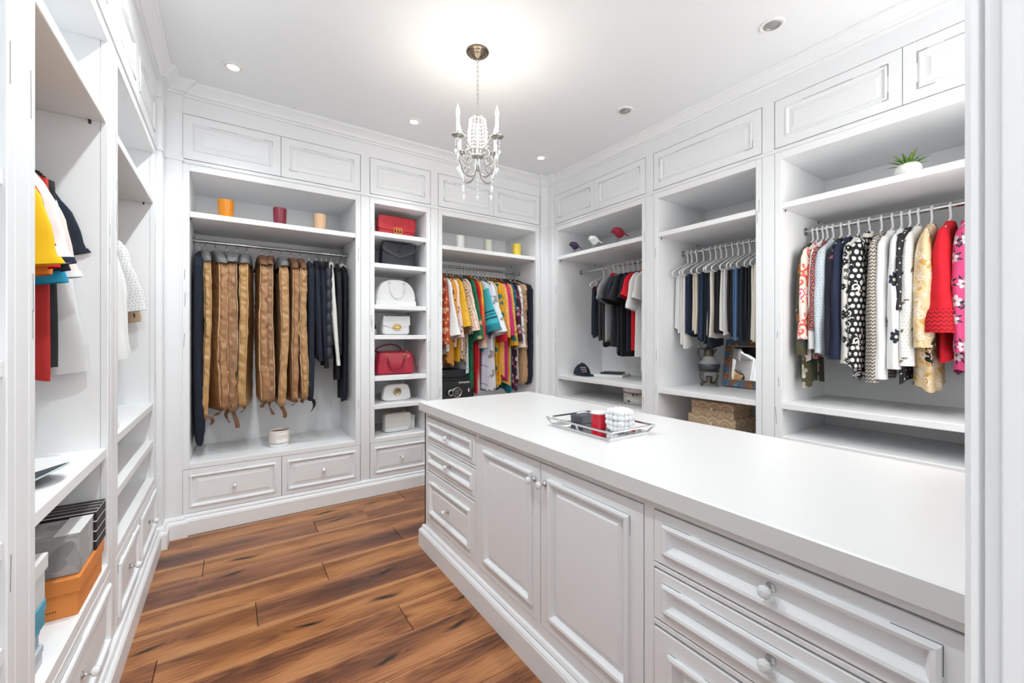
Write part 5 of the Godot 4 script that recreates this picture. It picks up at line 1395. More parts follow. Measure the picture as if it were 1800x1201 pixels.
	t = thing("handbag", "raspberry red woven tote with long handles and shoulder strap", "handbag", put(1.240, 1.0005, -3.765, -0.03), g)
	part("body", t, wv, func(b): pillow(b, outline(0.36, 0.205, 0.86, 0.24), 0.068, Vector3.ZERO, 0.1, 0.06))
	part("top_zip", t, mat(c8(130, 20, 40), 0.4), func(b): b.span(Vector3(-0.155, 0.196, -0.03), Vector3(0.16, 0.212, 0.03), 0.005))
	part("handle", t, mat(c8(150, 24, 46), 0.35), func(b): b.tube([Vector3(-0.078, 0.17, 0.07), Vector3(-0.074, 0.12, 0.088), Vector3(-0.058, 0.07, 0.092), Vector3(-0.03, 0.043, 0.092), Vector3(0.0, 0.035, 0.092), Vector3(0.03, 0.043, 0.092), Vector3(0.058, 0.07, 0.092), Vector3(0.074, 0.12, 0.088), Vector3(0.078, 0.17, 0.07)], 0.0075, 8))
	part("handle", t, mat(c8(110, 18, 34), 0.35), func(b): b.tube([Vector3(-0.165, 0.20, -0.05), Vector3(-0.14, 0.235, -0.05), Vector3(-0.08, 0.262, -0.05), Vector3(-0.02, 0.27, -0.05), Vector3(0.04, 0.26, -0.05), Vector3(0.075, 0.235, -0.05), Vector3(0.078, 0.20, -0.05)], 0.0075, 8))
	for k in [-0.078, 0.078]:
		part("handle_ring", t, M.gold, func(b): b.tube(arc_pts(Vector3(k, 0.165, 0.074), 0.012, 0.014, 0, TAU, 12), 0.004, 6))
	part("zip_tassel", t, wl, func(b): b.tube([Vector3(0.11, 0.212, 0.02), Vector3(0.112, 0.19, 0.06), Vector3(0.11, 0.155, 0.072)], 0.004, 6))
	part("shoulder_strap", t, mat(c8(110, 18, 34), 0.35), func(b): b.tube([Vector3(0.178, 0.17, 0.01), Vector3(0.190, 0.14, 0.02), Vector3(0.197, 0.09, 0.02), Vector3(0.207, 0.055, 0.03), Vector3(0.196, 0.012, 0.04)], 0.006, 8))
	# clutch
	t = thing("clutch_bag", "smooth white clutch with round gold medallion on the sixth shelf down", "handbag", put(1.254, 0.7605, -3.75, 0.0), g)
	part("body", t, wl, func(b): pillow(b, outline(0.28, 0.15, 0.80, 0.42), 0.032))
	part("medallion", t, mat(c8(198, 180, 150), 0.3, 1.0), func(b):
		b.xf = Transform3D(Basis(Vector3.RIGHT, PI / 2), Vector3(0, 0.082, 0.034))
		b.lathe([[0.0, 0.003], [0.026, 0.003], [0.030, 0.006], [0.036, 0.005], [0.038, 0.0], [0.0, 0.0]], 28)
		for k in 4:
			var a := TAU * k / 4
			b.tube([Vector3(cos(a) * 0.006, 0.005, sin(a) * 0.006), Vector3(cos(a + 0.3) * 0.017, 0.006, sin(a + 0.3) * 0.017), Vector3(cos(a) * 0.024, 0.005, sin(a) * 0.024)], 0.003, 6))
	# quilted
	var ql := tmat(Pix.new(256, c8(226, 224, 220), 53).zig(32, 4, c8(196, 194, 190)).tex(), 0.45)
	t = thing("handbag", "small white quilted box handbag with gold knobs, lowest pigeonhole", "handbag", put(1.258, 0.4775, -3.765, 0.05), g)
	part("body", t, wl, func(b): pillow(b, outline(0.235, 0.165, 0.96, 0.22), 0.05))
	part("flap", t, ql, func(b):
		var a := []
		for p in outline(0.238, 0.125, 1.0, 0.22): a.append(p + Vector2(0, 0.046))
		pillow(b, a, 0.007, Vector3(0, 0, 0.052), 0.1, 0.05))
	for k in [-0.095, 0.065]:
		part("chain_end", t, M.gold, func(b):
			b.ball(Vector3(k, 0.172, 0.01), Vector3(0.011, 0.009, 0.011), 10, 6); b.ball(Vector3(k + 0.022, 0.175, 0.0), Vector3(0.009, 0.008, 0.009), 10, 6))
	t = thing("gift_box", "small white box behind the quilted handbag", "box", put(1.415, 0.4775, -3.83))
	part("body", t, M.white, func(b): b.span(Vector3(-0.03, 0, -0.05), Vector3(0.03, 0.10, 0.05), 0.003))
	part("lid", t, M.white, func(b): b.span(Vector3(-0.032, 0.101, -0.052), Vector3(0.032, 0.125, 0.052), 0.003))

func candle(x: float, z: float, col: Color, word: String, r := 0.046, h := 0.125) -> void:
	var t := thing("candle", word, "candle", put(x, 2.2005, z), "coloured candles on the top shelves")
	part("glass_cup", t, mat(col, 0.28), func(b): b.lathe([[r * 0.93, h - 0.012], [r * 0.95, h - 0.001], [r, h], [r * 1.02, h - 0.002], [r * 1.0, h * 0.6], [r * 0.93, 0.008], [r * 0.88, 0.0], [0.0, 0.0]], 36))
	part("wax", t, mat(col.lerp(Color(1, 0.97, 0.9), 0.6), 0.6), func(b): b.lathe([[0.0, h - 0.016], [r * 0.93, h - 0.016], [r * 0.9, h - 0.03], [0.0, h - 0.03]], 28))
	part("wick", t, M.blackplastic, func(b): b.tube([Vector3(0, h - 0.017, 0), Vector3(0.002, h - 0.006, 0)], 0.0012, 5))

func bird(x: float, z: float, col: Color, legs: Color, word: String, s := 1.0) -> void:
	var t := thing("toy_bird", word, "figurine", Transform3D(Basis(Vector3.UP, 0.12).scaled(Vector3.ONE * s), Vector3(x, 2.2005, z)), "toy birds on the top shelf")
	part("body", t, mat(col, 0.6), func(b):       # head towards -z, tail towards +z
		var key := [[-0.062, 0.098, 0.0005], [-0.056, 0.0985, 0.004], [-0.051, 0.100, 0.012], [-0.044, 0.103, 0.0185], [-0.034, 0.105, 0.0215], [-0.026, 0.099, 0.027], [-0.016, 0.090, 0.035], [-0.002, 0.082, 0.040], [0.012, 0.078, 0.040], [0.026, 0.076, 0.034], [0.040, 0.073, 0.024], [0.052, 0.067, 0.014], [0.064, 0.058, 0.0095], [0.082, 0.047, 0.0085], [0.094, 0.040, 0.006], [0.096, 0.039, 0.0005]]
		var rows := []
		for k in key:
			var ring := PackedVector3Array()
			for i in 20:
				var a := TAU * i / 20
				var w: float = k[2] * (0.9 if k[0] < 0.05 else 1.3)
				var hh: float = k[2] * (1.0 if k[0] < 0.05 else 0.55)
				ring.append(Vector3(cos(a) * w, k[1] + sin(a) * hh, k[0]))
			rows.append(ring)
		b.grid(rows, true, 1.0, false, false))
	part("beak", t, mat(col.darkened(0.3), 0.5), func(b): b.tube([Vector3(0, 0.098, -0.060), Vector3(0, 0.0965, -0.072)], [0.0045, 0.0008], 8))
	for s2 in [-1.0, 1.0]:
		part("wing", t, mat(col.darkened(0.12), 0.6), func(b): b.ball(Vector3(s2 * 0.031, 0.078, 0.012), Vector3(0.006, 0.015, 0.030), 12, 8))
		part("leg", t, mat(legs, 0.5), func(b): b.tube([Vector3(s2 * 0.010, 0.045, 0.002), Vector3(s2 * 0.011, 0.002, 0.0), Vector3(s2 * 0.012, 0.0015, -0.012)], 0.0018, 6))

func cap_hat(at: Transform3D, label: String, crown: Material, brim_m: Material, edge: Material, badge: Material, curve := 0.0) -> void:
	var t := thing("baseball_cap", label, "cap", at)
	part("crown", t, crown, func(b):
		var rows := []
		for i in 13:
			var f := i / 12.0
			var ring := PackedVector3Array()
			var r := 0.088 * pow(cos(f * PI * 0.5), 0.55)
			for k in 32:
				var a := TAU * k / 32
				var front := 0.5 + 0.5 * cos(a)
				ring.append(Vector3(sin(a) * r * 0.92, 0.012 + f * (0.118 + 0.010 * front) , cos(a) * r * 1.05 - 0.006 * f))
			rows.append(ring)
		b.grid(rows, true, 5.0, false, false))
	part("button", t, crown, func(b): b.ball(Vector3(0, 0.133, -0.006), Vector3(0.008, 0.005, 0.008), 10, 6))
	var br := part("brim", t, brim_m, func(b):
		var top := []; var rows := []
		for i in 8:
			var f := i / 7.0
			var ring := PackedVector3Array()
			for k in 19:
				var a := lerpf(-1.35, 1.35, k / 18.0)
				var r0 := 0.086; var r1 := 0.086 + 0.078 * cos(a * 1.05)
				var r := lerpf(r0, r1, f)
				ring.append(Vector3(sin(a) * r * 0.95, 0.018 - 0.010 * f * f - 0.0125 * pow(absf(sin(a)), 2.2) + curve * (0.040 * f - 0.052 * f * sin(a) * sin(a)), cos(a) * r * 1.05))
			rows.append(ring)
		b.grid(rows, false, 5.0, false, false)
		var under := []
		for r in rows:
			var q := PackedVector3Array()
			for p in r: q.append(p - Vector3(0, 0.004, 0))
			under.append(q)
		b.grid(under, false, 5.0, false, true))
	part("brim_edge", br, edge, func(b):
		var p := []
		for k in 19:
			var a := lerpf(-1.35, 1.35, k / 18.0)
			var r := 0.086 + 0.078 * cos(a * 1.05)
			p.append(Vector3(sin(a) * r * 0.95, 0.015 - 0.010 - 0.0125 * pow(absf(sin(a)), 2.2) + 0.001 + curve * (0.040 - 0.052 * sin(a) * sin(a)), cos(a) * r * 1.05))
		b.tube(p, 0.0026, 6))
	if badge:
		part("embroidery", t, badge, func(b):
			for j in 3:
				for i in 7 - j:
					var a := lerpf(0.55, 1.45, (i + 0.5) / 7.0)
					var y := 0.088 - j * 0.021
					var r := 0.088 * pow(cos(((y - 0.012) / 0.123) * PI * 0.5), 0.55) + 0.002
					var c := Vector3(-sin(a) * r * 0.92, y, cos(a) * r * 1.05)
					var e := Vector3(-cos(a), 0, -sin(a)) * 0.0045
					b.tube([c - e - Vector3(0, 0.005, 0), c - e * 0.3 + Vector3(0, 0.006, 0), c + e * 0.3 - Vector3(0, 0.004, 0), c + e + Vector3(0, 0.004, 0)], 0.0018, 5))

func box_thing(called: String, label: String, at: Transform3D, s: Vector3, body: Material, lid: Material, lid_h: float, group := "", over := 0.002) -> Node3D:
	var t := thing(called, label, "box", at, group)
	part("body", t, body, func(b): b.span(Vector3(-s.x / 2, 0, -s.z / 2), Vector3(s.x / 2, s.y - 0.003, s.z / 2), 0.0015))
	part("lid", t, lid, func(b): b.span(Vector3(-s.x / 2 - over, s.y - lid_h, -s.z / 2 - over), Vector3(s.x / 2 + over, s.y, s.z / 2 + over), 0.0015))
	return t

func letters(parent: Node, text: String, size: float, at: Transform3D, m: Material, bold := true) -> void:
	var tm := TextMesh.new()
	var f := SystemFont.new()
	f.font_names = PackedStringArray(["Droid Sans"]); f.font_weight = 700 if bold else 400; f.font_italic = true
	tm.font = f; tm.text = text; tm.font_size = 32; tm.pixel_size = size / 32.0; tm.depth = 0.0015
	var o := MeshInstance3D.new(); o.name = "lettering"; o.mesh = tm; o.material_override = m; o.transform = at
	parent.add_child(o, true)

func things() -> void:
	handbags()
	candle(-0.027, -3.665, c8(216, 132, 30), "orange candle standing above the tan garment bags", 0.049, 0.128)
	candle(0.316, -3.665, c8(128, 40, 62), "wine coloured candle between the orange and the peach ones", 0.046, 0.128)
	candle(0.600, -3.665, c8(240, 196, 158), "peach candle nearest the handbag column", 0.045, 0.128)
	candle(1.862, -3.665, c8(238, 238, 236), "white candle above the crowded dress rail", 0.044, 0.125)
	candle(2.178, -3.665, c8(204, 206, 192), "sage grey candle between the white and the yellow ones", 0.043, 0.125)
	candle(2.535, -3.665, c8(236, 206, 74), "yellow candle nearest the corner of the room", 0.045, 0.125)
	bird(2.962, -3.232, c8(52, 30, 72), c8(40, 30, 40), "small purple toy bird nearest the corner", 1.05)
	bird(2.962, -2.950, c8(238, 238, 238), c8(230, 230, 230), "white toy bird between the purple and red ones", 1.1)
	bird(2.962, -2.640, c8(150, 16, 44), c8(60, 20, 26), "dark red toy bird, largest on its shelf", 1.22)
	# succulent
	var t := thing("potted_succulent", "spiky green succulent in a round white pot on the top shelf", "plant", put(3.02, 2.1975, -0.665))
	part("pot", t, M.white, func(b): b.lathe([[0.030, 0.062], [0.036, 0.074], [0.041, 0.073], [0.052, 0.060], [0.056, 0.042], [0.052, 0.020], [0.040, 0.003], [0.034, 0.0], [0.0, 0.0]], 32))
	part("soil", t, mat(c8(70, 56, 44), 0.95), func(b): b.lathe([[0.0, 0.064], [0.032, 0.062], [0.0, 0.058]], 16))
	for k in 26:
		var a := k * 2.399
		var up := 0.25 + 0.75 * (1.0 - k / 26.0)
		var L := 0.078 + 0.018 * sin(k * 1.7)
		var R := Vector3(cos(a), 0, sin(a))
		part("leaf", t, mat(c8(112, 150, 58).lerp(c8(78, 112, 50), rng.randf()), 0.5), func(b):
			var rows := []
			for i in 8:
				var f := i / 7.0
				var el := lerpf(up * 1.35, up * 1.0 - 0.1, f)
				var p := Vector3(0, 0.062, 0) + R * (0.008 + L * f * cos(el)) + Vector3.UP * (L * f * sin(el))
				var w := 0.0085 * (sin(PI * (0.25 + 0.75 * f)) + 0.02)
				var sd := Vector3.UP.cross(R) * w
				var th := (Vector3.UP * cos(el) - R * sin(el)) * w * 0.35
				rows.append(PackedVector3Array([p - sd, p - th, p + sd, p + th * 0.3]))
			b.grid(rows, true, 1.0, false, false))
	# tray on the island
	t = thing("tray", "mirrored tray with a flared chrome rim on the island worktop", "tray", put(1.372, 0.9262, -1.340))
	part("mirror_base", t, M.mirror, func(b): b.span(Vector3(-0.118, 0.004, -0.177), Vector3(0.118, 0.0125, 0.177), 0.0005))
	part("base_frame", t, M.chrome, func(b):
		for s in [-1.0, 1.0]:
			b.span(Vector3(s * 0.119 - 0.004, 0.0, -0.181), Vector3(s * 0.119 + 0.004, 0.013, 0.181), 0.001)
			b.span(Vector3(-0.119, 0.0, s * 0.178 - 0.004), Vector3(0.119, 0.013, s * 0.178 + 0.004), 0.001))
	part("rim", t, M.chrome, func(b):
		for s in [-1.0, 1.0]:
			b.span(Vector3(s * 0.134 - 0.004, 0.036, -0.202), Vector3(s * 0.134 + 0.004, 0.044, 0.202), 0.001)
			b.span(Vector3(-0.134, 0.036, s * 0.198 - 0.004), Vector3(0.134, 0.044, s * 0.198 + 0.004), 0.001))
	for e in [[-1, -1], [1, -1], [-1, 1], [1, 1], [-1, 0], [1, 0]]:
		part("strut", t, M.chrome, func(b): b.tube([Vector3(e[0] * 0.119, 0.011, e[1] * 0.178), Vector3(e[0] * 0.134, 0.038, e[1] * 0.198)], 0.0045, 4))
	var slate := mat(c8(62, 66, 74), 0.4)
	t = box_thing("jewellery_box", "slate grey lidded box on the mirrored tray", put(1.405, 0.939, -1.462), Vector3(0.100, 0.032, 0.080), slate, slate, 0.013, "", 0.001)
	part("crest", t, mat(c8(120, 124, 130), 0.5), func(b): b.span(Vector3(-0.018, 0.032, -0.010), Vector3(0.018, 0.0325, 0.010), 0.0))
	t = thing("candle", "glossy red candle glass with white wax on the tray", "candle", put(1.362, 0.939, -1.325))
	part("glass_cup", t, mat(c8(200, 18, 44), 0.12), func(b): b.lathe([[0.029, 0.060], [0.0315, 0.072], [0.033, 0.072], [0.033, 0.064], [0.0325, 0.004], [0.029, 0.0], [0.0, 0.0]], 36))
	part("white_rim", t, M.white, func(b): b.lathe([[0.0, 0.0735], [0.034, 0.0735], [0.0345, 0.068], [0.0335, 0.064], [0.031, 0.066], [0.0, 0.066]], 36))
	t = thing("bubble_ornament", "clear crystal bubble ornament at the near end of the tray", "ornament", put(1.388, 0.939, -1.225))
	var ball := MB.new(); ball.ball(Vector3.ZERO, Vector3.ONE * 0.0135, 14, 10)
	var bm := ball.mesh()
	for i in 4:
		for j in 4:
			for k in 4:
				if i in [1, 2] and j in [1, 2] and k in [1, 2]: continue
				var p := Vector3(i - 1.5, j - 1.5, k - 1.5) * 0.025
				p *= lerpf(1.0, 0.82, clampf((p.length() - 0.045) / 0.02, 0.0, 1.0))
				shared("glass_bubble", bm, M.glass, t, Transform3D(Basis.IDENTITY.scaled(Vector3.ONE * rng.randf_range(0.95, 1.15)), p + Vector3(0, 0.0515, 0)))
	# jar under the bags
	t = thing("candle", "large cream jar candle with white paper label beneath the garment bags", "candle", put(0.322, 0.4775, -3.785))
	part("glass_cup", t, mat(c8(232, 222, 214), 0.25), func(b): b.lathe([[0.066, 0.112], [0.069, 0.126], [0.073, 0.126], [0.074, 0.118], [0.074, 0.034], [0.070, 0.024], [0.0, 0.024]], 44))
	part("glass_foot", t, M.glass, func(b): b.lathe([[0.0, 0.0235], [0.069, 0.0235], [0.071, 0.018], [0.071, 0.003], [0.068, 0.0], [0.0, 0.0]], 44))
	part("wax", t, mat(c8(236, 190, 150), 0.6), func(b): b.lathe([[0.0, 0.108], [0.067, 0.108], [0.0, 0.1]], 32))
	part("label", t, tmat(Pix.new(128, c8(246, 246, 244), 61).rows(0.62, 0.65, c8(190, 190, 188)).rows(0.72, 0.74, c8(190, 190, 188)).rows(0.1, 0.3, c8(236, 222, 214)).tex(), 0.6), func(b):
		var rows := []
		for i in 2:
			var ring := PackedVector3Array()
			for k in 13:
				var a := lerpf(0.75, 1.95, k / 12.0)
				ring.append(Vector3(cos(a) * 0.0748, 0.112 - i * 0.075, sin(a) * 0.0748))
			rows.append(ring)
		b.grid(rows, false, 6.0, false, true))
	# safe
	t = thing("safe", "black steel safe with round keypad under the crowded dress rail", "safe", put(1.860, 0.4775, -3.90, 0.0))
	part("body", t, mat(c8(24, 25, 28), 0.45), func(b): b.span(Vector3(-0.20, 0, -0.18), Vector3(0.20, 0.455, 0.16), 0.006))
	var dr := part("door", t, mat(c8(30, 31, 35), 0.4), func(b): b.span(Vector3(-0.185, 0.02, 0.16), Vector3(0.175, 0.435, 0.182), 0.005))
	part("keypad", dr, mat(c8(20, 21, 24), 0.4), func(b):
		b.xf = Transform3D(Basis(Vector3.RIGHT, PI / 2), Vector3(-0.012, 0.315, 0.182))
		b.lathe([[0.0, 0.020], [0.040, 0.020], [0.044, 0.016], [0.046, 0.0], [0.0, 0.0]], 32))
	part("keypad_ring", dr, M.silver, func(b): b.tube(arc_pts(Vector3(-0.012, 0.315, 0.200), 0.046, 0.046, 0, TAU, 32), 0.006, 8))
	part("key", dr, M.silver, func(b):
		for i in 3:
			for j in 4: b.box(Vector3(-0.012 + (i - 1) * 0.018, 0.315 + (j - 1.5) * 0.015, 0.204), Vector3(0.011, 0.009, 0.004), 0.001))
	part("handle", dr, M.silver, func(b):
		b.tube(arc_pts(Vector3(-0.082, 0.315, 0.205), 0.026, 0.026, 0.9, TAU - 0.9, 16), 0.009, 8)
		b.span(Vector3(-0.062, 0.335, 0.182), Vector3(-0.04, 0.355, 0.204), 0.004))
	part("hinge", dr, M.white, func(b): b.span(Vector3(0.118, 0.31, 0.182), Vector3(0.132, 0.345, 0.187), 0.002))
	letters(dr, "SentrySafe", 0.024, Transform3D(Basis.IDENTITY, Vector3(0.075, 0.408, 0.183)), M.white)
	t = box_thing("storage_box", "dark flat box with silver latch lying on the safe", put(1.82, 0.9335, -3.92), Vector3(0.34, 0.075, 0.28), mat(c8(28, 30, 36), 0.5), mat(c8(30, 32, 38), 0.5), 0.03)
	part("latch", t, M.silver, func(b): b.tube([Vector3(-0.15, 0.035, 0.142), Vector3(-0.10, 0.038, 0.150), Vector3(-0.075, 0.03, 0.145)], 0.006, 8))
	# shelf under the birds
	cap_hat(put(3.115, 0.9255, -3.275, 0.35), "dark navy baseball cap with pale embroidery on the shelf under the birds", cloth(c8(30, 36, 54)), cloth(c8(34, 40, 56)), cloth(c8(44, 48, 60)), mat(c8(226, 206, 190), 0.7))
	box_thing("flat_box", "flat white square box beside the navy cap", put(3.315, 0.9255, -3.035, 0.42), Vector3(0.28, 0.026, 0.30), M.white, M.white, 0.016)
	t = thing("notebook", "black notebook lying on the flat white box", "book", put(3.335, 0.952, -3.04, 0.5))
	part("cover", t, mat(c8(38, 38, 42), 0.6), func(b):
		b.span(Vector3(-0.09, 0, -0.11), Vector3(0.09, 0.003, 0.11), 0.001); b.span(Vector3(-0.09, 0.012, -0.11), Vector3(0.09, 0.015, 0.11), 0.001)
		b.span(Vector3(-0.091, 0, -0.11), Vector3(-0.088, 0.015, 0.11), 0.001))
	part("pages", t, mat(c8(220, 218, 212), 0.8), func(b): b.span(Vector3(-0.087, 0.003, -0.106), Vector3(0.087, 0.012, 0.106), 0.0))
	t = thing("hat_box", "round white hat box with black sprigs on the lowest visible shelf", "box", put(3.235, 0.7085, -2.585))
	part("body", t, tmat(Pix.new(256, c8(226, 224, 218), 62).floral(7, 16, [c8(70, 66, 64), c8(120, 100, 94)], c8(160, 130, 120), c8(58, 58, 56)).tex(), 0.7), func(b): b.lathe([[0.0, 0.125], [0.172, 0.125], [0.172, 0.0], [0.0, 0.0]], 56, Vector3.ZERO, 5.0))
	part("lid", t, M.white, func(b): b.lathe([[0.0, 0.168], [0.172, 0.168], [0.177, 0.165], [0.178, 0.120], [0.174, 0.1165], [0.0, 0.1165]], 56))
	part("ribbon", t, mat(c8(150, 100, 88), 0.6), func(b): b.lathe([[0.1725, 0.1155], [0.1745, 0.114], [0.1745, 0.108], [0.1725, 0.1065]], 56))
	# trousers bay
	t = thing("coffee_urn", "antique silver and glass coffee carafe on a footed warmer", "carafe", put(3.405, 0.9185, -2.02, 0.3))
	part("stand_ring", t, M.antique, func(b):
		b.tube(arc_pts(Vector3.ZERO, 0.0, 0.0, 0, 1, 1), 0.001, 3)
		for q in [[0.128, 0.082], [0.030, 0.060]]:
			var p := []
			for k in 32: p.append(Vector3(cos(TAU * k / 32) * q[1], q[0], sin(TAU * k / 32) * q[1]))
			b.tube(p, 0.005, 8, true))
	for k in 4:
		var a := TAU * k / 4 + 0.5
		var R := Vector3(cos(a), 0, sin(a))
		part("leg", t, M.antique, func(b): b.tube([R * 0.082 + Vector3(0, 0.128, 0), R * 0.098 + Vector3(0, 0.10, 0), R * 0.092 + Vector3(0, 0.065, 0), R * 0.064 + Vector3(0, 0.035, 0), R * 0.066 + Vector3(0, 0.018, 0), R * 0.084 + Vector3(0, 0.008, 0), R * 0.094 + Vector3(0, 0.005, 0)], [0.006, 0.0055, 0.005, 0.005, 0.005, 0.005, 0.005], 8))
	part("burner", t, M.antique, func(b): b.lathe([[0.0, 0.085], [0.022, 0.085], [0.024, 0.08], [0.030, 0.078], [0.026, 0.055], [0.024, 0.036], [0.034, 0.030], [0.0, 0.028]], 24))
	part("silver_bowl", t, mat(c8(96, 98, 104), 0.3, 1.0), func(b): b.lathe([[0.080, 0.192], [0.085, 0.190], [0.086, 0.170], [0.080, 0.145], [0.060, 0.122], [0.0, 0.115]], 36))
	part("glass_body", t, M.bead, func(b): b.lathe([[0.036, 0.262], [0.040, 0.248], [0.056, 0.224], [0.074, 0.206], [0.080, 0.190]], 36))
	part("silver_neck", t, M.antique, func(b): b.lathe([[0.0, 0.318], [0.030, 0.316], [0.037, 0.310], [0.038, 0.268], [0.041, 0.264], [0.041, 0.256], [0.0, 0.255]], 32))
	part("lid", t, M.antique, func(b): b.lathe([[0.0, 0.372], [0.006, 0.368], [0.008, 0.360], [0.004, 0.352], [0.010, 0.345], [0.024, 0.335], [0.036, 0.322], [0.038, 0.317], [0.0, 0.317]], 28))
	part("handle", t, M.antique, func(b): b.tube([Vector3(0, 0.305, -0.036), Vector3(0, 0.322, -0.06), Vector3(0, 0.318, -0.082), Vector3(0, 0.285, -0.088), Vector3(0, 0.25, -0.078), Vector3(0, 0.225, -0.062), Vector3(0, 0.212, -0.068)], [0.005, 0.007, 0.007, 0.007, 0.006, 0.006, 0.004], 8))
	part("spout", t, M.antique, func(b): b.tube([Vector3(0, 0.285, 0.034), Vector3(0, 0.305, 0.05), Vector3(0, 0.318, 0.062)], [0.010, 0.009, 0.006], 8))
	var mosaic := tmat(Pix.new(256, c8(84, 110, 140), 63).stripes(128, 62, c8(140, 92, 66)).floral(26, 17, [c8(196, 120, 60), c8(90, 140, 180), c8(150, 70, 50), c8(60, 110, 150)], c8(220, 190, 120), c8(44, 60, 90)).swirls(18, 9, c8(96, 66, 56)).tex(), 0.45)
	var mosaic2 := tmat(Pix.new(256, c8(84, 110, 140), 67).stripes(128, 62, c8(140, 92, 66), false).floral(26, 17, [c8(196, 120, 60), c8(90, 140, 180), c8(150, 70, 50), c8(60, 110, 150)], c8(220, 190, 120), c8(44, 60, 90)).swirls(18, 9, c8(96, 66, 56)).tex(), 0.45)
	var fr := Transform3D(Basis(Vector3.UP, -PI / 2) * Basis(Vector3.RIGHT, -0.16), Vector3(3.485, 0.9215, -1.755))
	t = thing("framed_mirror", "mirror in a blue and rust mosaic frame leaning behind the carafe", "mirror", fr)
	for e in [[-0.185, 0.0, -0.125, 0.40], [0.125, 0.0, 0.185, 0.40], [-0.125, 0.0, 0.125, 0.06], [-0.125, 0.34, 0.125, 0.40]]:
		part("frame_side", t, mosaic if e[2] - e[0] < 0.1 else mosaic2, func(b):
			b.us = 4.2; b.span(Vector3(e[0], e[1], 0.0), Vector3(e[2], e[3], 0.022), 0.003))
	part("inner_trim", t, mat(c8(168, 130, 92), 0.5), func(b): b.rings(0.262, 0.292, [[0.0, 0.0], [0.0, 0.026], [0.003, 0.028], [0.008, 0.026], [0.010, 0.012]], false, Vector3(0, 0.20, 0)))
	part("mirror_glass", t, M.mirror, func(b): b.span(Vector3(-0.124, 0.061, 0.006), Vector3(0.124, 0.339, 0.012), 0.0))
	var dp := Pix.new(256, c8(206, 182, 150), 64)
	for i in 3:
		for j in 3:
			for q in [[36, 3.0], [22, 2.2], [8, 4.0]]: dp.arc((i + 0.5 * (j % 2)) * 85.3 + 20, j * 85.3 + 42, q[0], 0, TAU, q[1], c8(158, 130, 104))
	var damask := tmat(dp.tex(), 0.65)
	var dbox := func(label: String, y: float, h: float, w: float, d: float, zc: float):
		var q := thing("keepsake_box", label, "box", put(3.05 + d * 0.5, y, zc), "patterned boxes under the carafe shelf")
		part("body", q, damask, func(b):
			b.us = 3.6; b.span(Vector3(-d / 2, 0, -w / 2), Vector3(d / 2, h * 0.52, w / 2), 0.002))
		part("lid", q, damask, func(b):
			b.us = 3.6; b.span(Vector3(-d / 2 - 0.002, h * 0.53, -w / 2 - 0.002), Vector3(d / 2 + 0.002, h, w / 2 + 0.002), 0.002))
		part("closure", q, mat(c8(226, 212, 190), 0.5), func(b): b.span(Vector3(-d / 2 - 0.006, h * 0.42, -0.010), Vector3(-d / 2 - 0.001, h * 0.6, 0.010), 0.001))
	dbox.call("widest cream damask box at the bottom of its stack", 0.4775, 0.142, 0.40, 0.32, -1.80)
	dbox.call("middle cream damask box of the stack under the carafe", 0.620, 0.113, 0.375, 0.30, -1.795)
	dbox.call("topmost small damask box of the stack under the carafe", 0.7335, 0.110, 0.335, 0.26, -1.788)
	# gift boxes opposite
	var org := mat(c8(228, 140, 66), 0.6)
	t = box_thing("shoe_box", "orange lidded box under the striped and grey boxes", put(-0.54, 0.4775, -1.988), Vector3(0.29, 0.118, 0.29), org, org, 0.045, "", 0.005)
	part("print", t, mat(c8(120, 70, 40), 0.7), func(b):
		for k in 5: b.span(Vector3(0.07 + k * 0.006, 0.022, 0.1447), Vector3(0.073 + k * 0.006, 0.027, 0.1457), 0.0)
		for k in 9: b.span(Vector3(-0.04 + k * 0.006, 0.016, 0.1447), Vector3(-0.037 + k * 0.006, 0.020, 0.1457), 0.0))
	var pin := tmat(Pix.new(256, c8(38, 34, 38), 65).stripes(32, 4, c8(226, 222, 222)).tex(), 0.6)
	t = thing("gift_box", "black box with white pinstripes at the back of the orange box", "box", put(-0.545, 0.596, -2.098))
	part("body", t, pin, func(b):
		b.us = 3.6; b.span(Vector3(-0.15, 0, -0.065), Vector3(0.155, 0.140, 0.065), 0.002))
	t = thing("tissue_box", "grey marbled paper-wrapped box on the orange box", "box", put(-0.545, 0.596, -1.945))
	part("wrapping", t, tmat(Pix.new(256, c8(170, 170, 170), 66).blots(70, 26, [c8(150, 150, 151), c8(190, 190, 190), c8(160, 160, 160), c8(178, 178, 178)]).tex(), 0.75), func(b): 
		b.us = 2.5; b.span(Vector3(-0.15, 0, -0.083), Vector3(0.148, 0.128, 0.083), 0.004))
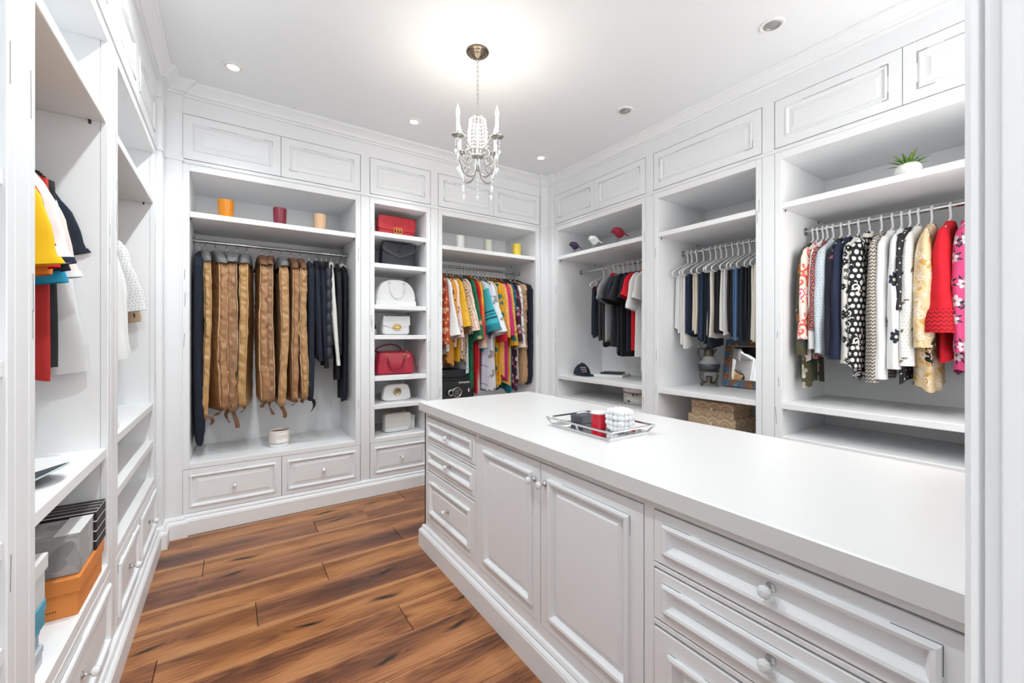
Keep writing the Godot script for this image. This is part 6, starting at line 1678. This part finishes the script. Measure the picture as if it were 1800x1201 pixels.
	part("paper_fold", t, mat(c8(226, 226, 226), 0.7), func(b):
		b.span(Vector3(0.09, 0.1275, -0.082), Vector3(0.1495, 0.131, 0.082), 0.001))
	part("paper_label", t, mat(c8(226, 226, 226), 0.7), func(b):
		b.span(Vector3(-0.05, 0.0, 0.083), Vector3(0.06, 0.020, 0.085), 0.001))
	part("seal", t, mat(c8(40, 44, 110), 0.5), func(b): b.ball(Vector3(0.075, 0.062, 0.084), Vector3(0.004, 0.004, 0.002), 10, 6))
	var st := "small boxes stacked beside the stile"
	box_thing("gift_box", "pale grey bottom box of the small stack beside the orange box", put(-0.535, 0.4775, -1.56), Vector3(0.24, 0.052, 0.12), mat(c8(200, 206, 212), 0.6), mat(c8(196, 204, 212), 0.6), 0.02, st)
	box_thing("gift_box", "steel blue box second from the bottom of the small stack", put(-0.535, 0.530, -1.56), Vector3(0.23, 0.050, 0.11), mat(c8(168, 190, 206), 0.6), mat(c8(168, 190, 206), 0.6), 0.02, st)
	box_thing("gift_box", "sky blue box under the white box of the small stack", put(-0.535, 0.581, -1.56), Vector3(0.25, 0.068, 0.12), mat(c8(84, 164, 190), 0.6), mat(c8(94, 172, 198), 0.6), 0.03, st)
	box_thing("gift_box", "white lidded box topping the small stack", put(-0.535, 0.650, -1.56), Vector3(0.25, 0.120, 0.12), mat(c8(220, 222, 224), 0.6), mat(c8(232, 233, 234), 0.6), 0.04, st, 0.005)
	cap_hat(put(-0.575, 0.9215, -1.785, PI / 2 - 0.1), "charcoal cap with a pale brim edge on the shelf over the boxes", cloth(c8(66, 70, 78)), cloth(c8(74, 78, 86)), mat(c8(190, 206, 206), 0.6), null, 1.0)
	t = thing("paper_stack", "few loose white sheets of paper on the upper low shelf", "paper", put(-0.49, 0.9365, -2.475, 0.1))
	for k in 4:
		part("sheet", t, M.white, func(b): b.span(Vector3(-0.075 - 0.004 * (k % 2), k * 0.006, -0.10), Vector3(0.075 + 0.003 * k, k * 0.006 + 0.0045, 0.10), 0.0005))
